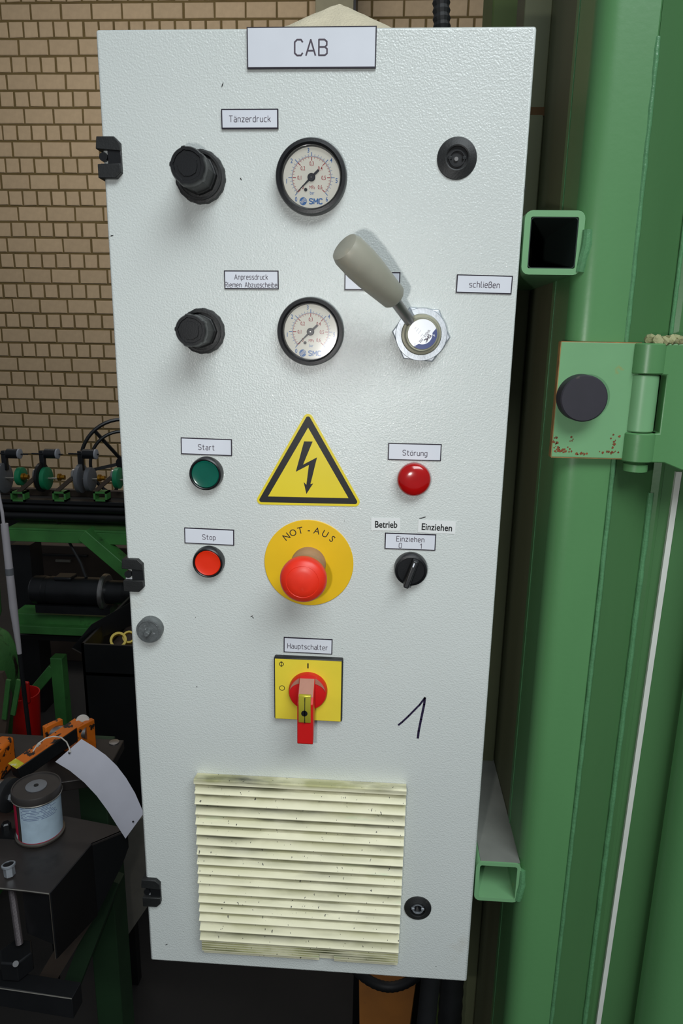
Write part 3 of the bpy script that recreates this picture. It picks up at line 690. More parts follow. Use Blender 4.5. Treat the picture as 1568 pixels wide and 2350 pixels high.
zz = yl1 * .62 + yl0 * .38
MB().lathe([(.0029, .0355), (.0029, .0364)], (cx - .0004, 0, zz), n=20).build('keyhole', darker, sw)
MB().box((cx - .0003, -.0364, yl1 + .001), (cx + .0003, -.0356, yl0 - .002)).build('slot', darker, sw)

# --- knurled knob, marker "1", stray marks
cx, cz = D(348, 1440)
o = MB().lathe([(.0120, 0), (.0120, .002), (.0121, .008), (.0114, .0095), (.0100, .0096), (.0098, .0088), (.0060, .0088)], (cx, 0, cz), n=60, mod=lambda t, h: 1 + (.02 * math.sin(t * 30) if h < .009 else 0)).build('locking_knob', dirtysteel, cab, label='round speckled zinc knob at the left edge')
MB().lathe([(.0030, .0086), (.0028, .0150), (.0020, .0165)], (cx, 0, cz), n=20).build('stud', dirtysteel, o)
m = MB()
def stroke(pts, w):
    q = [Vector(D(880 + x / 11.2, 1570 + y / 11.2)) for x, y in pts]
    for i in range(len(q) - 1):
        a, b = q[i], q[i + 1]; d_ = (b - a).normalized(); n_ = Vector((-d_.y, d_.x)) * w / 2; a = a - d_ * w * .2; b = b + d_ * w * .2
        m.flat([(a.x + n_.x, a.y + n_.y), (b.x + n_.x, b.y + n_.y), (b.x - n_.x, b.y - n_.y), (a.x - n_.x, a.y - n_.y)], .00035)
stroke([(1070, 345), (940, 520), (650, 815), (490, 965), (390, 1045)], .0019); stroke([(1070, 345), (1050, 520), (970, 900), (910, 1200), (888, 1380)], .0022)
m.build('handwritten_one', mat('marker_ink', (32, 22, 52), .5, 0, .3, 400, second=(120, 110, 140), sthr=.62, sscale=700, sw=.1), cab, label='handwritten black marker figure 1')
m = MB()
for (x, y, l, a) in [(511, 195, 9, 1.2), (578, 1414, 7, .6), (581, 1417, 5, 2.2), (383, 2167, 9, .5), (257, 541, 7, .2), (1206, 432, 10, 1.5), (1437, 752, 0, 0), (967, 1189, 10, .2), (974, 1187, 9, .25), (553, 411, 6, -.9), (1437, 751, 0, 0), (452, 1576, 3, 0), (1001, 2218, 3, 0)]:
    if not l: continue
    c = Vector(D(x, y)); w = l / 2560. / 2; d_ = Vector((math.cos(a), math.sin(a))) * w; n_ = Vector((-d_.y, d_.x)).normalized() * .0005
    m.flat([tuple(c - d_ + n_ * .4), tuple(c + n_), tuple(c + d_ + n_ * .3), tuple(c + d_ - n_ * .3), tuple(c - n_ * .8), tuple(c - d_ - n_ * .3)], .0003)
m.build('paint_chips', inkb, cab, label='small dark chips in the white paint')

# --- louvred vent
vx0, vx1 = -.1765, .0315; ztop = D(600, 1781)[1]; zb = D(600, 2184, .010)[1]
fr = MB().prism([(vx0 + .001, D(600, 2187)[1]), (vx0 + (vx1 - vx0) * .60, D(600, 2187)[1]), (vx0 + (vx1 - vx0) * .60, D(600, 2187)[1] + .003), (vx0 + (vx1 - vx0) * .675, D(600, 2187)[1] + .003), (vx0 + (vx1 - vx0) * .675, D(600, 2187)[1]), (vx1 - .001, D(600, 2187)[1]), (vx1 - .001, ztop - .004), (vx0 + .001, ztop - .004)], -.004, -.0001).build('vent_grille', vent_m, cab, label='dirty cream plastic louvred ventilation grille')
ys = [i / 2.7034 + 1740 for i in (157, 220, 285, 349, 411, 473, 536, 597, 657, 716, 775, 835, 893, 950, 1008, 1067, 1127)]
zs = [D(453 + (y - 1774) * .035, y, .013)[1] for y in ys]
for i, z in enumerate(zs):
    zt = ztop if i == 0 else zs[i - 1] - .0006
    if i == 0: pf = [(-.0003, zt), (-.0012, zt), (-.0122, z + .0050), (-.0138, z + .0042), (-.0140, z), (-.002, z + .001)]
    else: pf = [(-.002, zt), (-.0088, zt), (-.0098, zt - .0060), (-.0140, z + .0008), (-.0138, z), (-.002, z + .001)]
    tap = .0008 * (i / 16)
    MB().prism(pf, vx0 + tap * 0 + (.0003 if i % 2 else 0), vx1 - tap, 'x').build('slat', vent_m, fr)
zz = zs[-1]; zl = D(600, 2187, .008)[1]
for k in range(6):
    a = zz - (zz - zl) * (k / 6.0); b = zz - (zz - zl) * ((k + .72) / 6.0)
    if k < 4: MB().box((vx0 + .001, -.0105, b), (vx1 - .001, -.003, a)).build('rib', vent_m, fr)
    else:
        MB().box((vx0 + .001, -.0105, b), (vx0 + (vx1 - vx0) * .60, -.003, a)).build('rib', vent_m, fr)
        MB().box((vx0 + (vx1 - vx0) * .675, -.0105, b), (vx1 - .001, -.003, a)).build('rib', vent_m, fr)

# ------------------------------------------------------------ cloth and hose on top of the cabinet
cx, cy = PY(778, 40, .046).x, .046; zt = PY(775, 12, .046).z; m = MB(); n = 40; vs = []; fs = []; rings = 9
for j in range(rings + 1):
    u = j / rings; hgt = (zt - DZ1 + .001) * (1 - u ** 1.05) + .003
    for k in range(n):
        t_ = 2 * PI * k / n; rr = (.0015 + .060 * u) * (1 + .20 * math.cos(2 * t_) + .04 * math.sin(5 * t_ + 1) + random.uniform(-.02, .02))
        vs.append((cx + rr * math.cos(t_) * 1.02, cy + rr * math.sin(t_) * .85, DZ1 - .004 + hgt + random.uniform(-.0006, .0006)))
for j in range(rings):
    for k in range(n): fs.append((j * n + k, j * n + (k + 1) % n, (j + 1) * n + (k + 1) % n, (j + 1) * n + k))
fs.append(tuple(range(n))[::-1]); fs.append(tuple(rings * n + k for k in range(n)))
single(m.add(vs, fs).build('felt_cloth', cloth_m, smooth=80), 'beige fleecy cloth bunched to a peak on top of the white cabinet', 'cloth')
pts = []; pa, pb = PY(1026, 62, .12), PY(1019, -60, .12)
for i in range(60):
    u = i / 59; p = Vector((pa.x, .12, DZ1 - .002)).lerp(Vector((pb.x - .002 , .125, pb.z + .10)), u); p.x += -.004 * math.sin(u * 3); pts.append(p)
single(MB().tube(pts, lambda i: .0082 if i % 2 else .0070, 14).build('corrugated_hose', rubber, smooth=20), 'black corrugated hose rising from the top of the white cabinet', 'hose')

# ------------------------------------------------------------ green machine on the right
mach = thing('machine_frame', 'light green painted steel machine column with hinge and square tube brackets right of the cabinet', 'machine', (.2, .1, 0))
out = [(.150, .078), (.150, .017)]
for i in range(9): a = PI + PI / 2 * i / 8; out.append((.167 + .017 * math.cos(a), .017 + .017 * math.sin(a)))
out += [(.194, .0), (.197, .004), (.197, .078)]
MB().prism(out, 0, 2.6, 'z').build('column', green, mach)
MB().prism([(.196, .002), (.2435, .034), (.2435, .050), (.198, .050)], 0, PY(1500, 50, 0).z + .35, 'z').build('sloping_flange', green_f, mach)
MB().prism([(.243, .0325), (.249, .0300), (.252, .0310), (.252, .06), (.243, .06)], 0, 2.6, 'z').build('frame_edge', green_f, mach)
zw = PY(1560, 1083, .03).z
MB().add([(.2510, .0295, .5), (.2555, .0295, .5), (.2672, .0295, zw), (.2622, .0295, zw), (.2510, .0335, .5), (.2555, .0335, .5), (.2672, .0335, zw), (.2622, .0335, zw)], [(0, 1, 2, 3), (4, 7, 6, 5), (0, 4, 5, 1), (1, 5, 6, 2), (2, 6, 7, 3), (3, 7, 4, 0)]).build('white_strip', whitep, mach, label='narrow white strip')  # slim white bar beside the frame edge
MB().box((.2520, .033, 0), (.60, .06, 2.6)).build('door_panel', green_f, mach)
out = [(.300, .034)]
for i in range(9): a = PI + PI / 2 * i / 8; out.append((.320 + .028 * math.cos(a), .022 + .028 * math.sin(a)))
out += [(.60, -.006), (.60, .034)]
MB().prism(out, 0, 2.6, 'z').build('raised_door_skin', green, mach)
# side sheet receding behind the cabinet, seam line, slot and second sheet
yb = PX(1250, 250, .1505).y
MB().box((.1505, .078, 0), (.170, yb + .1, 2.6)).build('side_sheet', green_d, mach, label='dark olive side sheet')
xl = PY(1204, 30, yb).x
MB().box((xl, yb, 0), (.1505, yb + .05, 2.6)).build('rear_sheet', green_d, mach, bev=.001)
MB().tube([(.1497, .066, z / 10) for z in range(0, 27)], .00035, 6).build('seam_line', weld, mach)
sl = PY(1249, 266, yb); sh = PY(1249, 246, yb)
MB().box((xl + .001, yb - .0005, sl.z), (sl.x, yb + .001, sh.z)).build('slot', mat('slot_brown', (84, 58, 24), .8), mach, label='brown slot in the rear sheet')
MB().box((xl + .001, yb - .003, .3), (sl.x - .002, yb, sl.z)).build('cover_strip', green_d, mach)
# welds
def bead(name, pts, r_, par):
    m = MB(); P_ = []
    for i in range(len(pts) - 1):
        p, q = Vector(pts[i]), Vector(pts[i + 1]); n_ = max(2, int((q - p).length / .008))
        for j in range(n_): P_.append(p.lerp(q, j / n_) + Vector((random.uniform(-.0002, .0002), random.uniform(-.0002, .0002), 0)))
    m.tube(P_, lambda i: r_ * (1 + .12 * math.sin(i * 1.3) * random.random()), 10).build(name, weld, par)
zt0 = PY(1497, 55, 0).z
bead('weld_bead', [(.1960, .0012, .5), (.1975, .0012, 1.4), (.1945, .0012, zt0)], .0021, mach)
bead('weld_bead', [(.2430, .0315, 0), (.2430, .0315, 1.50)], .0026, mach)
bead('weld_bead', [(.2430, .0315, 1.62), (.2430, .0315, 2.5)], .0018, mach)
# square tube brackets
def sqtube(x0, x1, z0, z1, y0, y1, w, r_=.006):
    def rr(x0, x1, z0, z1, r_):
        p = []
        for (cx, cz, a0) in ((x1 - r_, z1 - r_, 0), (x0 + r_, z1 - r_, PI / 2), (x0 + r_, z0 + r_, PI), (x1 - r_, z0 + r_, 3 * PI / 2)):
            for i in range(5): a = a0 + PI / 2 * i / 4; p.append((cx + r_ * math.cos(a), cz + r_ * math.sin(a)))
        return p
    A_ = rr(x0, x1, z0, z1, r_); B_ = rr(x0 + w, x1 - w, z0 + w, z1 - w, max(.0015, r_ - w)); n = 20
    vs = [(x, y, z) for y in (y0, y1) for L_ in (A_, B_) for x, z in L_]; fs = []
    for k in range(n):
        k2 = (k + 1) % n
        fs += [(k, k2, n + k2, n + k), (2 * n + k, 3 * n + k, 3 * n + k2, 2 * n + k2), (k, 2 * n + k, 2 * n + k2, k2), (n + k, n + k2, 3 * n + k2, 3 * n + k)]
    return MB().add(vs, fs)
sqtube(.1068, .1545, 1.6765, 1.7255, .004, .40, .0048).build('bracket_tube', leaf_m, mach, label='upper open-ended square tube')
sqtube(.1062, .1512, 1.0655, 1.1115, .004, .40, .0038).build('bracket_tube', leaf_m, mach, label='lower open-ended square tube')
sqtube(.1118, .1495, 1.6815, 1.7205, .0045, .38, .0006, .003).build('tube_shade', mat('tube_shade_green', (20, 38, 32), .7), mach)  # added dark sleeve, its colour stands in for shade inside the upper tube
MB().box((.112, .37, 1.682), (.149, .375, 1.720)).build('tube_shade_back', darker, mach)  # added black plate that keeps the depth of the tube dark
MB().box((.1105, .006, 1.1112), (.1500, .40, 1.1118)).build('dust_layer', mat('grey_dust', (112, 114, 108), .8, 0, .12, 30), mach, label='grey dust on top of the lower tube')
bead('weld_bead', [(.1545, .006, 1.679), (.1572, .004, 1.70), (.1572, .004, 1.722)], .0042, mach)
bead('weld_bead', [(.1510, .006, 1.068), (.1535, .005, 1.088), (.1525, .006, 1.112)], .0036, mach)
# hinge
lf = MB().box((.1415, -.008, 1.5285), (.2060, -.0003, 1.6235)).build('hinge_leaf', leaf_m, mach, bev=.0005, label='light green hinge leaf with rusty corners')
MB().box((.1414, -.0079, 1.6232), (.2060, -.0004, 1.6240)).build('rusty_rim', rust, lf)
MB().box((.1410, -.0079, 1.5285), (.1416, -.0004, 1.6235)).build('rusty_rim', rust, lf)
MB().box((.1414, -.0079, 1.5279), (.2060, -.0004, 1.5286)).build('rusty_rim', rust, lf)
rp = MB(); rr_ = random.Random(3)
for (px, py, sx, sy, n_) in ((1285, 1032, 22, 7, 26), (1276, 1012, 7, 14, 12), (1310, 1008, 5, 9, 7), (1408, 1010, 9, 14, 9), (1400, 1038, 26, 4, 14), (1335, 1041, 30, 2.5, 12)):
    for _ in range(n_):
        q_ = PY(px + rr_.gauss(0, sx * .5), py + rr_.gauss(0, sy * .5), -.0082); w_ = rr_.uniform(.0004, .0013)
        if not (.1418 < q_.x < .2055 and 1.5288 < q_.z < 1.623): continue
        rp.flat([(q_.x + w_ * rr_.uniform(.5, 1.2) * math.cos(k_ * PI / 4), q_.z + w_ * rr_.uniform(.5, 1.2) * math.sin(k_ * PI / 4)) for k_ in range(8)], .0082 + .00001 * (_ % 5))
rp.build('rust_spots', mat('rust_brown', (116, 58, 30), .85, 0, .35, 200, second=((150, 128, 58), .55, 120, .1)) if 0 else mat('rust_brown', (116, 62, 32), .85, 0, .35, 200), lf, label='brown rust spots')
cc = PY(1342, 915, -.024)
MB().lathe([(.0190, 0), (.0188, .0145), (.0178, .0155)], (cc.x, -.008, cc.z), n=48).build('rubber_bumper', bumper_m, lf, label='round black rubber bumper')
kx = .2135
for (a, b, r_, dx) in ((1.6235, 1.599, .0138, 0), (1.5985, 1.5515, .0115, -.001), (1.551, 1.5265, .0138, 0)):
    MB().lathe([(r_ - .001, 0), (r_, .001), (r_, a - b - .001), (r_ - .001, a - b)], (kx + dx, -.004, b), (0, 0, 1), 36).build('hinge_knuckle', leaf_m if r_ < .012 else green, mach)
MB().lathe([(.008, 0), (.010, .001), (.010, .007), (.006, .009)], (kx, -.004, 1.517), (0, 0, 1), 24).build('pin_end', green, mach)
zb_ = PY(1550, 1075, -.004).z
MB().prism([(kx + .008, 1.6235), (.50, 1.6235), (.50, zb_ - .004), (kx + .035, zb_), (kx + .02, 1.5265), (kx + .008, 1.5265), (kx + .008, 1.551), (kx + .0135, 1.551), (kx + .0135, 1.5985), (kx + .008, 1.5985)], -.0130, .03).build('door_leaf', green, mach, bev=.001)
m = MB(); n = 26; pts = [Vector((.212 + .028 * i / n, -.008 + .004 * math.sin(i), 1.6255 + .0014 * math.sin(i * 2.1))) for i in range(n)]
m.tube(pts, lambda i: .0038 * (1 + .25 * math.sin(i * 1.7)), 8).build('filler_lump', mat('tan_filler', (150, 150, 110), .8, 0, .15, 80, .6, 300, .002), mach, label='tan lumpy filler above the hinge')
# rear post
a, b = PY(1131, 10, .50), PY(1197, 10, .50)
t = thing('rear_post', 'dull olive green post behind the upper right corner of the cabinet', 'post', ((a.x + b.x) / 2, .56, 0))
MB().box((a.x, .50, 0), (b.x, .62, 2.6)).build('post_body', green_o, t, bev=.003)
MB().box((b.x + .0005, .50, 0), (b.x + .006, .60, 2.6)).build('gap_shade_strip', darker, t)  # black strip stands in for the shade in the gap

# ------------------------------------------------------------ machine behind, left
YM = 2.0
def X2(px, py, Y=YM): return PY(px, py, Y)
rm = thing('rope_machine', 'old green and black roller machine in front of the brick wall', 'machine', (-1.3, 2.15, 0))
def hbox(name, y0, y1, m_, x0=-40, x1=460, Y=YM, dep=.1, yo=0, par=rm, bev=.002):
    a, b = X2(140, y0, Y), X2(140, y1, Y); l, r_ = X2(x0, y0, Y), X2(x1, y0, Y)
    return MB().box((l.x, Y, b.z), (r_.x, Y + dep, a.z)).build(name, m_, par, bev=bev)
hbox('rail', 1149, 1158, darker, dep=.16)
a = X2(140, 1169); l, r_ = X2(0, 1169), X2(460, 1169)
MB().cyl((l.x, YM + .03, a.z), (r_.x, YM + .03, a.z), .019, n=28).build('round_bar', dark, rm)
a = X2(140, 1192); MB().cyl((l.x - .3, YM + .05, a.z), (r_.x, YM + .05, a.z), .022, n=28).build('round_bar', darker, rm)
hbox('back_beam', 1180, 1214, darker, dep=.02, Y=YM + .12)
hbox('cross_beam', 1220, 1246, green_b, x0=16, dep=.11)
hbox('beam_lip', 1215, 1220, green_b, x0=16, dep=.13)
hbox('lower_beam', 1412, 1437, green_b, x0=30, dep=.10, Y=YM - .02)
hbox('lower_beam', 1440, 1458, green_b, x0=30, dep=.16, Y=YM - .05)
hbox('beam_lip', 1436.5, 1439, brightedge, x0=42, x1=208, dep=.02, Y=YM - .035)
hbox('lower_rail', 1460, 1472, darker, x0=40, dep=.10, Y=YM)
p, q = X2(196, 1222, YM - .01), X2(340, 1345, YM - .01); MB().bar(p, q, .05, .075, (0, 1, 0)).build('diagonal_brace', green_b, rm, bev=.003)
p, q = X2(134, 1505, YM - .01), X2(135, 1670, YM - .01); MB().bar(p, (p.x, p.y, 0.0), .05, .05).build('leg', green_b, rm, bev=.003)
p2, q2 = X2(125, 1530, YM - .01), X2(58, 1610, YM - .01); MB().bar(p2, q2, .04, .035, (0, 1, 0)).build('leg_brace', green_b, rm, bev=.003)
a, b = X2(24, 1250, YM + .1), X2(86, 1450, YM + .1); MB().box((a.x, YM + .1, 0), (b.x, YM + .2, a.z)).build('leg', darker, rm)
a, b = X2(400, 1250, YM + .05), X2(440, 1450, YM + .05); MB().box((a.x, YM + .05, 0), (b.x, YM + .1, a.z)).build('leg', green_b, rm)
# roller units
def axle(y, x0, x1, r_, m_, nm='axle', Y=YM + .02):
    a, b = X2(x0, y, Y), X2(x1, y, Y); MB().cyl(a, (b.x, b.y, a.z), r_, n=12).build(nm, m_, rm)
axle(1096, -10, 60, .004, brightedge); axle(1097, 88, 150, .004, brightedge); axle(1098, 168, 300, .004, brightedge)
for x0 in (-6, 73, 157): axle(1041, x0, x0 + 70, .0028, dark)
def wheel(name, px, py, hh, m_, w=.012, Y=YM + .02, par=rm):
    c = X2(px, py, Y); r_ = (X2(px, py - hh / 2, Y) - X2(px, py + hh / 2, Y)).length / 2
    return MB().lathe([(r_ * .92, -w / 2), (r_, -w / 2 + .002), (r_, w / 2 - .002), (r_ * .92, w / 2)], c, (1, 0, 0), 32).build(name, m_, par)
for (px, py, hh, m_, w) in ((8, 1097, 68, grey_pl, .02), (48, 1093, 41, green_pl, .022), (84, 1090, 30, steel, .012), (96, 1095, 66, dark, .014), (106, 1098, 51, green_pl, .02), (172, 1090, 30, steel, .012), (186, 1098, 65, grey_pl, .018), (207, 1100, 54, grey_pl, .020), (262, 1092, 30, steel, .012), (271, 1097, 48, green_pl, .02)):
    wheel('guide_wheel', px, py, hh, m_, w)
for (px, py) in ((59, 1094), (142, 1095), (234, 1097)):
    c = X2(px, py, YM); MB().lathe([(.008, -.016), (.014, -.014), (.014, -.004), (.009, -.002), (.009, .012)], c, (1, 0, 0), 10).build('brass_fitting', brass, rm)
for (px, py) in ((29, 1041), (116, 1041), (204, 1042)):
    c = X2(px, py, YM + .02); MB().lathe([(.017, -.022), (.019, -.020), (.019, .022), (.017, .024)], c, (1, 0, 0), 24).build('upper_spool', dark, rm)
    MB().lathe([(.018, 0), (.020, .001), (.020, .007), (.012, .009)], c + Vector((.024, 0, 0)), (1, 0, 0), 24).build('spool_flange', mat('pale_flange', (134, 136, 142), .4), rm)
    c2 = X2(px - 19, py + 3, YM + .03); MB().box((c2.x - .010, c2.y - .01, c2.z - .060), (c2.x + .010, c2.y + .01, c2.z + .018)).build('spool_bracket', dark, rm, bev=.003)
for (x0, y0, x1, y1) in ((42, 1130, 80, 1097), (128, 1130, 166, 1097), (216, 1130, 256, 1095)):
    MB().bar(X2(x0, y0), X2(x1, y1), .016, .012, (0, 1, 0)).build('swing_arm', brownm, rm, bev=.002)
for (x0, x1) in ((26, 60), (122, 154), (216, 248)):
    a, b = X2(x0, 1127), X2(x1, 1150); w = .007
    m = MB(); m.box((a.x, YM - .01, a.z - w), (b.x, YM + .03, a.z)).box((a.x, YM - .01, b.z), (b.x, YM + .03, b.z + w)).box((a.x, YM - .01, b.z), (a.x + w, YM + .03, a.z)).box((b.x - w, YM - .01, b.z), (b.x, YM + .03, a.z))
    m.build('box_bracket', green_b, rm)
hbox('roller_bed', 1124, 1150, brownm, dep=.03, Y=YM + .08)
# spoked wheel
cW = X2(285, 1062, YM + .35); t = thing('spoked_wheel', 'large dark spoked reel wheel behind the rollers at the left edge of the cabinet', 'wheel', (cW.x, cW.y, cW.z - .19))
ring_pts = lambda r_, dy: [cW + Vector((r_ * math.sin(2 * PI * i / 48) * .85, dy + r_ * math.sin(2 * PI * i / 48) * .4, r_ * math.cos(2 * PI * i / 48))) for i in range(48)]
MB().tube(ring_pts(.19, 0), .008, 10, True).build('rim', dark, t); MB().tube(ring_pts(.14, -.02), .007, 10, True).build('inner_rim', dark, t)
for i in range(6):
    a = 2 * PI * i / 6 + .35; e = Vector((math.sin(a) * .85, math.sin(a) * .4, math.cos(a)))
    MB().bar(cW + e * .02, cW + e * .19, .014, .008, (0, 1, 0)).build('spoke', dark, t)
MB().lathe([(.03, -.02), (.03, .02)], cW, (0, 1, 0), 20).build('hub', dark, t)
MB().bar(cW + Vector((0, .03, -.0)), (cW.x, cW.y + .03, 0), .03, .03).build('stand', darker, t)
# motor
a = X2(58, 1366, 1.9); b = X2(226, 1368, 1.9); c = X2(330, 1375, 1.9); ax = Vector((1, 0, 0))
rr = .0560; y_ = 1.97; z_ = a.z; L1 = b.x - a.x
MB().lathe([(rr * .9, 0), (rr, .006), (rr, L1 * .17), (rr * .96, L1 * .18), (rr * .96, L1 * .24), (rr, L1 * .25), (rr, L1 * .96)], (a.x, y_, z_), ax, 36).build('drive_motor', dark, rm, label='long dark cylindrical drive motor')
t = bpy.data.objects['drive_motor']
MB().lathe([(rr * 1.22, 0), (rr * 1.3, .004), (rr * 1.3, .016), (rr * 1.2, .020)], (b.x - .01, y_, z_), ax, 40).build('flange', steel, t)
MB().lathe([(rr * .85, 0), (rr * .85, .07), (rr * .7, .08), (rr * .7, .16)], (b.x + .008, y_, z_), ax, 32).build('gear_neck', dark, t)
MB().box((a.x + .10, y_ - .03, z_ + rr * .9), (a.x + .17, y_ + .03, z_ + rr * 1.15)).build('terminal_box', dark, t, bev=.004)
MB().tube([(a.x + .22, y_, z_ + rr), (a.x + .18, y_ + .05, z_ + .10), (a.x + .10, y_ + .1, z_ + .20), (a.x + .06, y_ + .12, z_ + .26)], .006, 8).build('cable', rubber, t)
MB().box((a.x + .02, y_ - .04, z_ - .085), (b.x + .03, y_ + .04, z_ - rr * .95)).build('mounting_foot', dark, t)
# brown cabinets behind
a, b = X2(84, 1250, 2.6), X2(260, 1480, 2.6)
t = thing('rear_cabinet', 'brown box shape standing behind the motor under the green beam', 'box', ((a.x + b.x) / 2, 2.8, 0))
MB().box((a.x, 2.6, 0), (b.x + .5, 2.9, a.z)).build('carcass', brownm, t, bev=.004)
for (y0, y1, x0, x1, m_) in ((1270, 1278, 84, 200, darker), (1284, 1290, 128, 162, greyb)):
    p, q = X2(x0, y0, 2.59), X2(x1, y1, 2.59); MB().box((p.x, 2.585, q.z), (q.x, 2.60, p.z)).build('ledge', m_, t)
# black bin
YB = 1.25; a, b = X2(186, 1478, YB), X2(420, 1490, YB)
t = thing('scrap_bin', 'black steel bin with flared side, standing left of the cabinet behind the table', 'bin', ((a.x + b.x) / 2, YB + .2, 0))
w = .008
MB().box((a.x, YB, .0), (b.x, YB + w, a.z)).build('front_wall', darker, t)
MB().box((a.x, YB + .40, .0), (b.x, YB + .40 + w, a.z)).build('rear_wall', darker, t)
MB().box((a.x, YB, .0), (a.x + w, YB + .40, a.z)).build('side_wall', darker, t)
MB().box((b.x - w, YB, .0), (b.x, YB + .40, a.z)).build('side_wall', darker, t)
MB().box((a.x, YB, a.z - .10), (b.x, YB + .40, a.z - .09)).build('fill_tray', brownm, t)
p = [X2(164, 1488, YB), X2(209, 1434, YB + .1), X2(330, 1365, YB + .3)]; q = [X2(186, 1500, YB), X2(214, 1470, YB + .1), X2(330, 1425, YB + .3)]
MB().sheet(p, q, (0, 1, 0), .006).build('flared_wall', darker, t)
# yellow tape rolls in the bin
for i, (px, py, r_) in enumerate(((272, 1470, .026), (296, 1463, .020))):
    c = PZ(px, py, a.z - .062)
    single(MB().ring([(r_, -.010), (r_, .010), (r_ * .72, .010), (r_ * .72, -.010)], c, (.25, -.75, .6), 32).build('tape_roll', yellow_t), ['yellow tape roll lying open in the black bin, the one farther from the cabinet edge', 'smaller yellow tape roll in the black bin close to the cabinet edge'][i], 'tape')

# peeling green housing and pole at the left edge
a = PY(50, 1450, .95)
t = thing('green_housing', 'rounded green machine housing with peeling paint at the left picture edge', 'housing', (a.x - .12, 1.1, 0))
def edge(pts, Y): return [(PY(x, y, Y).x, PY(x, y, Y).z) for x, y in pts]
pr = edge([(-130, 1180), (-4, 1180), (6, 1230), (3, 1300), (10, 1400), (0, 1432), (26, 1445), (44, 1480), (52, 1530), (50, 1575), (38, 1620), (30, 1740), (-130, 1740)], 1.22)
MB().prism(pr, 1.02, 1.22).build('shell', green_p, t, bev=.02, seg=3, smooth=50)
MB().prism(edge([(-130, 1545), (4, 1545), (22, 1600), (10, 1700), (-130, 1700)], 1.0), 1.0, 1.015).build('torn_cover', brownm, t)
for (x0, y0, x1, y1) in ((20, 1560, 10, 1650), (44, 1560, 30, 1640)): MB().bar(PY(x0, y0, .99), PY(x1, y1, .99), .012, .006, (0, 1, 0)).build('paint_strip', green_p, t)
MB().box((a.x - .4, 1.06, 0), (a.x - .22, 1.2, .62)).build('foot', green_p, t)
Yp = .80
t = thing('grey_pole', 'slanting grey pole with a darker ring in front of the green housing', 'pole', PY(40, 1500, Yp))
p0, p1, p2, p3 = PY(10, 1202, Yp), PY(26, 1345, Yp), PY(31, 1395, Yp), PY(45, 1500, Yp)
MB().cyl(p0, p2, .0078, .0085, n=20).build('sleeve', greyp, t); MB().cyl(p2, p3, .0085, .0050, n=20).build('tapered_end', greyp, t)
MB().cyl(p0.lerp(p2, .52), p0.lerp(p2, .60), .0086, n=20).build('dark_band', grey_pl, t)
MB().tube([PY(-20, 1060, Yp), PY(-4, 1130, Yp), PY(5, 1175, Yp), PY(9, 1206, Yp)], .0035, 10).build('rod', greyp, t)
MB().cyl(p3, (p3.x + .004, p3.y + .02, 0.0), .005, n=10).build('lower_rod', dark, t)
# red bucket
c = PY(45, 1680, 1.36); ztb = PY(45, 1605, 1.36).z
t = thing('red_bucket', 'red plastic scoop bucket behind the steel table', 'bucket', (c.x, 1.40, 0))
MB().lathe([(.040, -.10), (.046, 0), (.053, ztb - c.z), (.050, ztb - c.z), (.040, .0)], (c.x, 1.40, c.z), (0, 0, 1), 28).build('tub', redb, t)
MB().bar(PY(60, 1612, 1.36), PY(57, 1564, 1.36), .028, .012, (0, 1, 0)).build('handle', redb, t, bev=.005, seg=3)
MB().cyl((c.x, 1.40, 0), (c.x, 1.40, c.z - .10), .02).build('stand', darker, t)

# ------------------------------------------------------------ steel table, lower left
TZ = .90; T2 = .88
tb = thing('steel_table', 'dark oily steel table with bent plates, left of the cabinet', 'table', (-.6, .4, 0))
def top(pts, Z): return [(PZ(x, y, Z).x, PZ(x, y, Z).y) for x, y in pts]
MB().prism(top([(-200, 1665), (0, 1682), (285, 1698), (256, 1752), (248, 1780), (0, 1815), (-200, 1840)], TZ), TZ - .018, TZ, 'z').build('rear_plate', tablem, tb, bev=.0015)
fp = top([(-260, 1860), (0, 1862), (150, 1872), (292, 1900), (291, 1905), (208, 1938), (113, 2050), (60, 2043), (0, 2037), (-260, 2015)], T2)
MB().prism(fp, T2 - .004, T2, 'z').build('front_plate', tablem, tb, bev=.0008)
# bent side sheet hanging from the front plate
P_ = lambda x, y, Z: PZ(x, y, Z)
e1, e2, e3 = P_(113, 2050, T2), P_(208, 1938, T2), P_(291, 1903, T2)
def under(v, z): return Vector((v.x, v.y, z))
zc1 = PY(121, 2200, e1.y).z; zm = PY(196, 2100, e2.y).z; zc2 = PY(262, 1995, e3.y - .02).z
MB().add([e1, e2, under(e2, zm), under(e1, zc1), e1 + Vector((.002, .001, 0)), e2 + Vector((.002, .001, 0)), under(e2, zm) + Vector((.002, .001, 0)), under(e1, zc1) + Vector((.002, .001, 0))],
         [(0, 1, 2, 3), (4, 7, 6, 5), (0, 4, 5, 1), (1, 5, 6, 2), (2, 6, 7, 3), (3, 7, 4, 0)]).build('side_sheet', darker, tb)
MB().add([e2, e3, under(e3, T2 - .035), under(e3.lerp(e2, .2), T2 - .06), under(e2, zm), e2 + Vector((0, .003, 0)), e3 + Vector((0, .003, 0)), under(e3, T2 - .035) + Vector((0, .003, 0)), under(e3.lerp(e2, .2), T2 - .06) + Vector((0, .003, 0)), under(e2, zm) + Vector((0, .003, 0))],
         [(0, 1, 2, 3, 4), (9, 8, 7, 6, 5), (0, 5, 6, 1), (1, 6, 7, 2), (2, 7, 8, 3), (3, 8, 9, 4), (4, 9, 5, 0)]).build('side_gusset', darker, tb)
fe = [P_(-260, 2015, T2), P_(0, 2037, T2), P_(60, 2043, T2), P_(113, 2050, T2)]
MB().tube([v + Vector((0, -.0002, -.001)) for v in fe], .0007, 6).build('worn_edge', brightedge, tb)
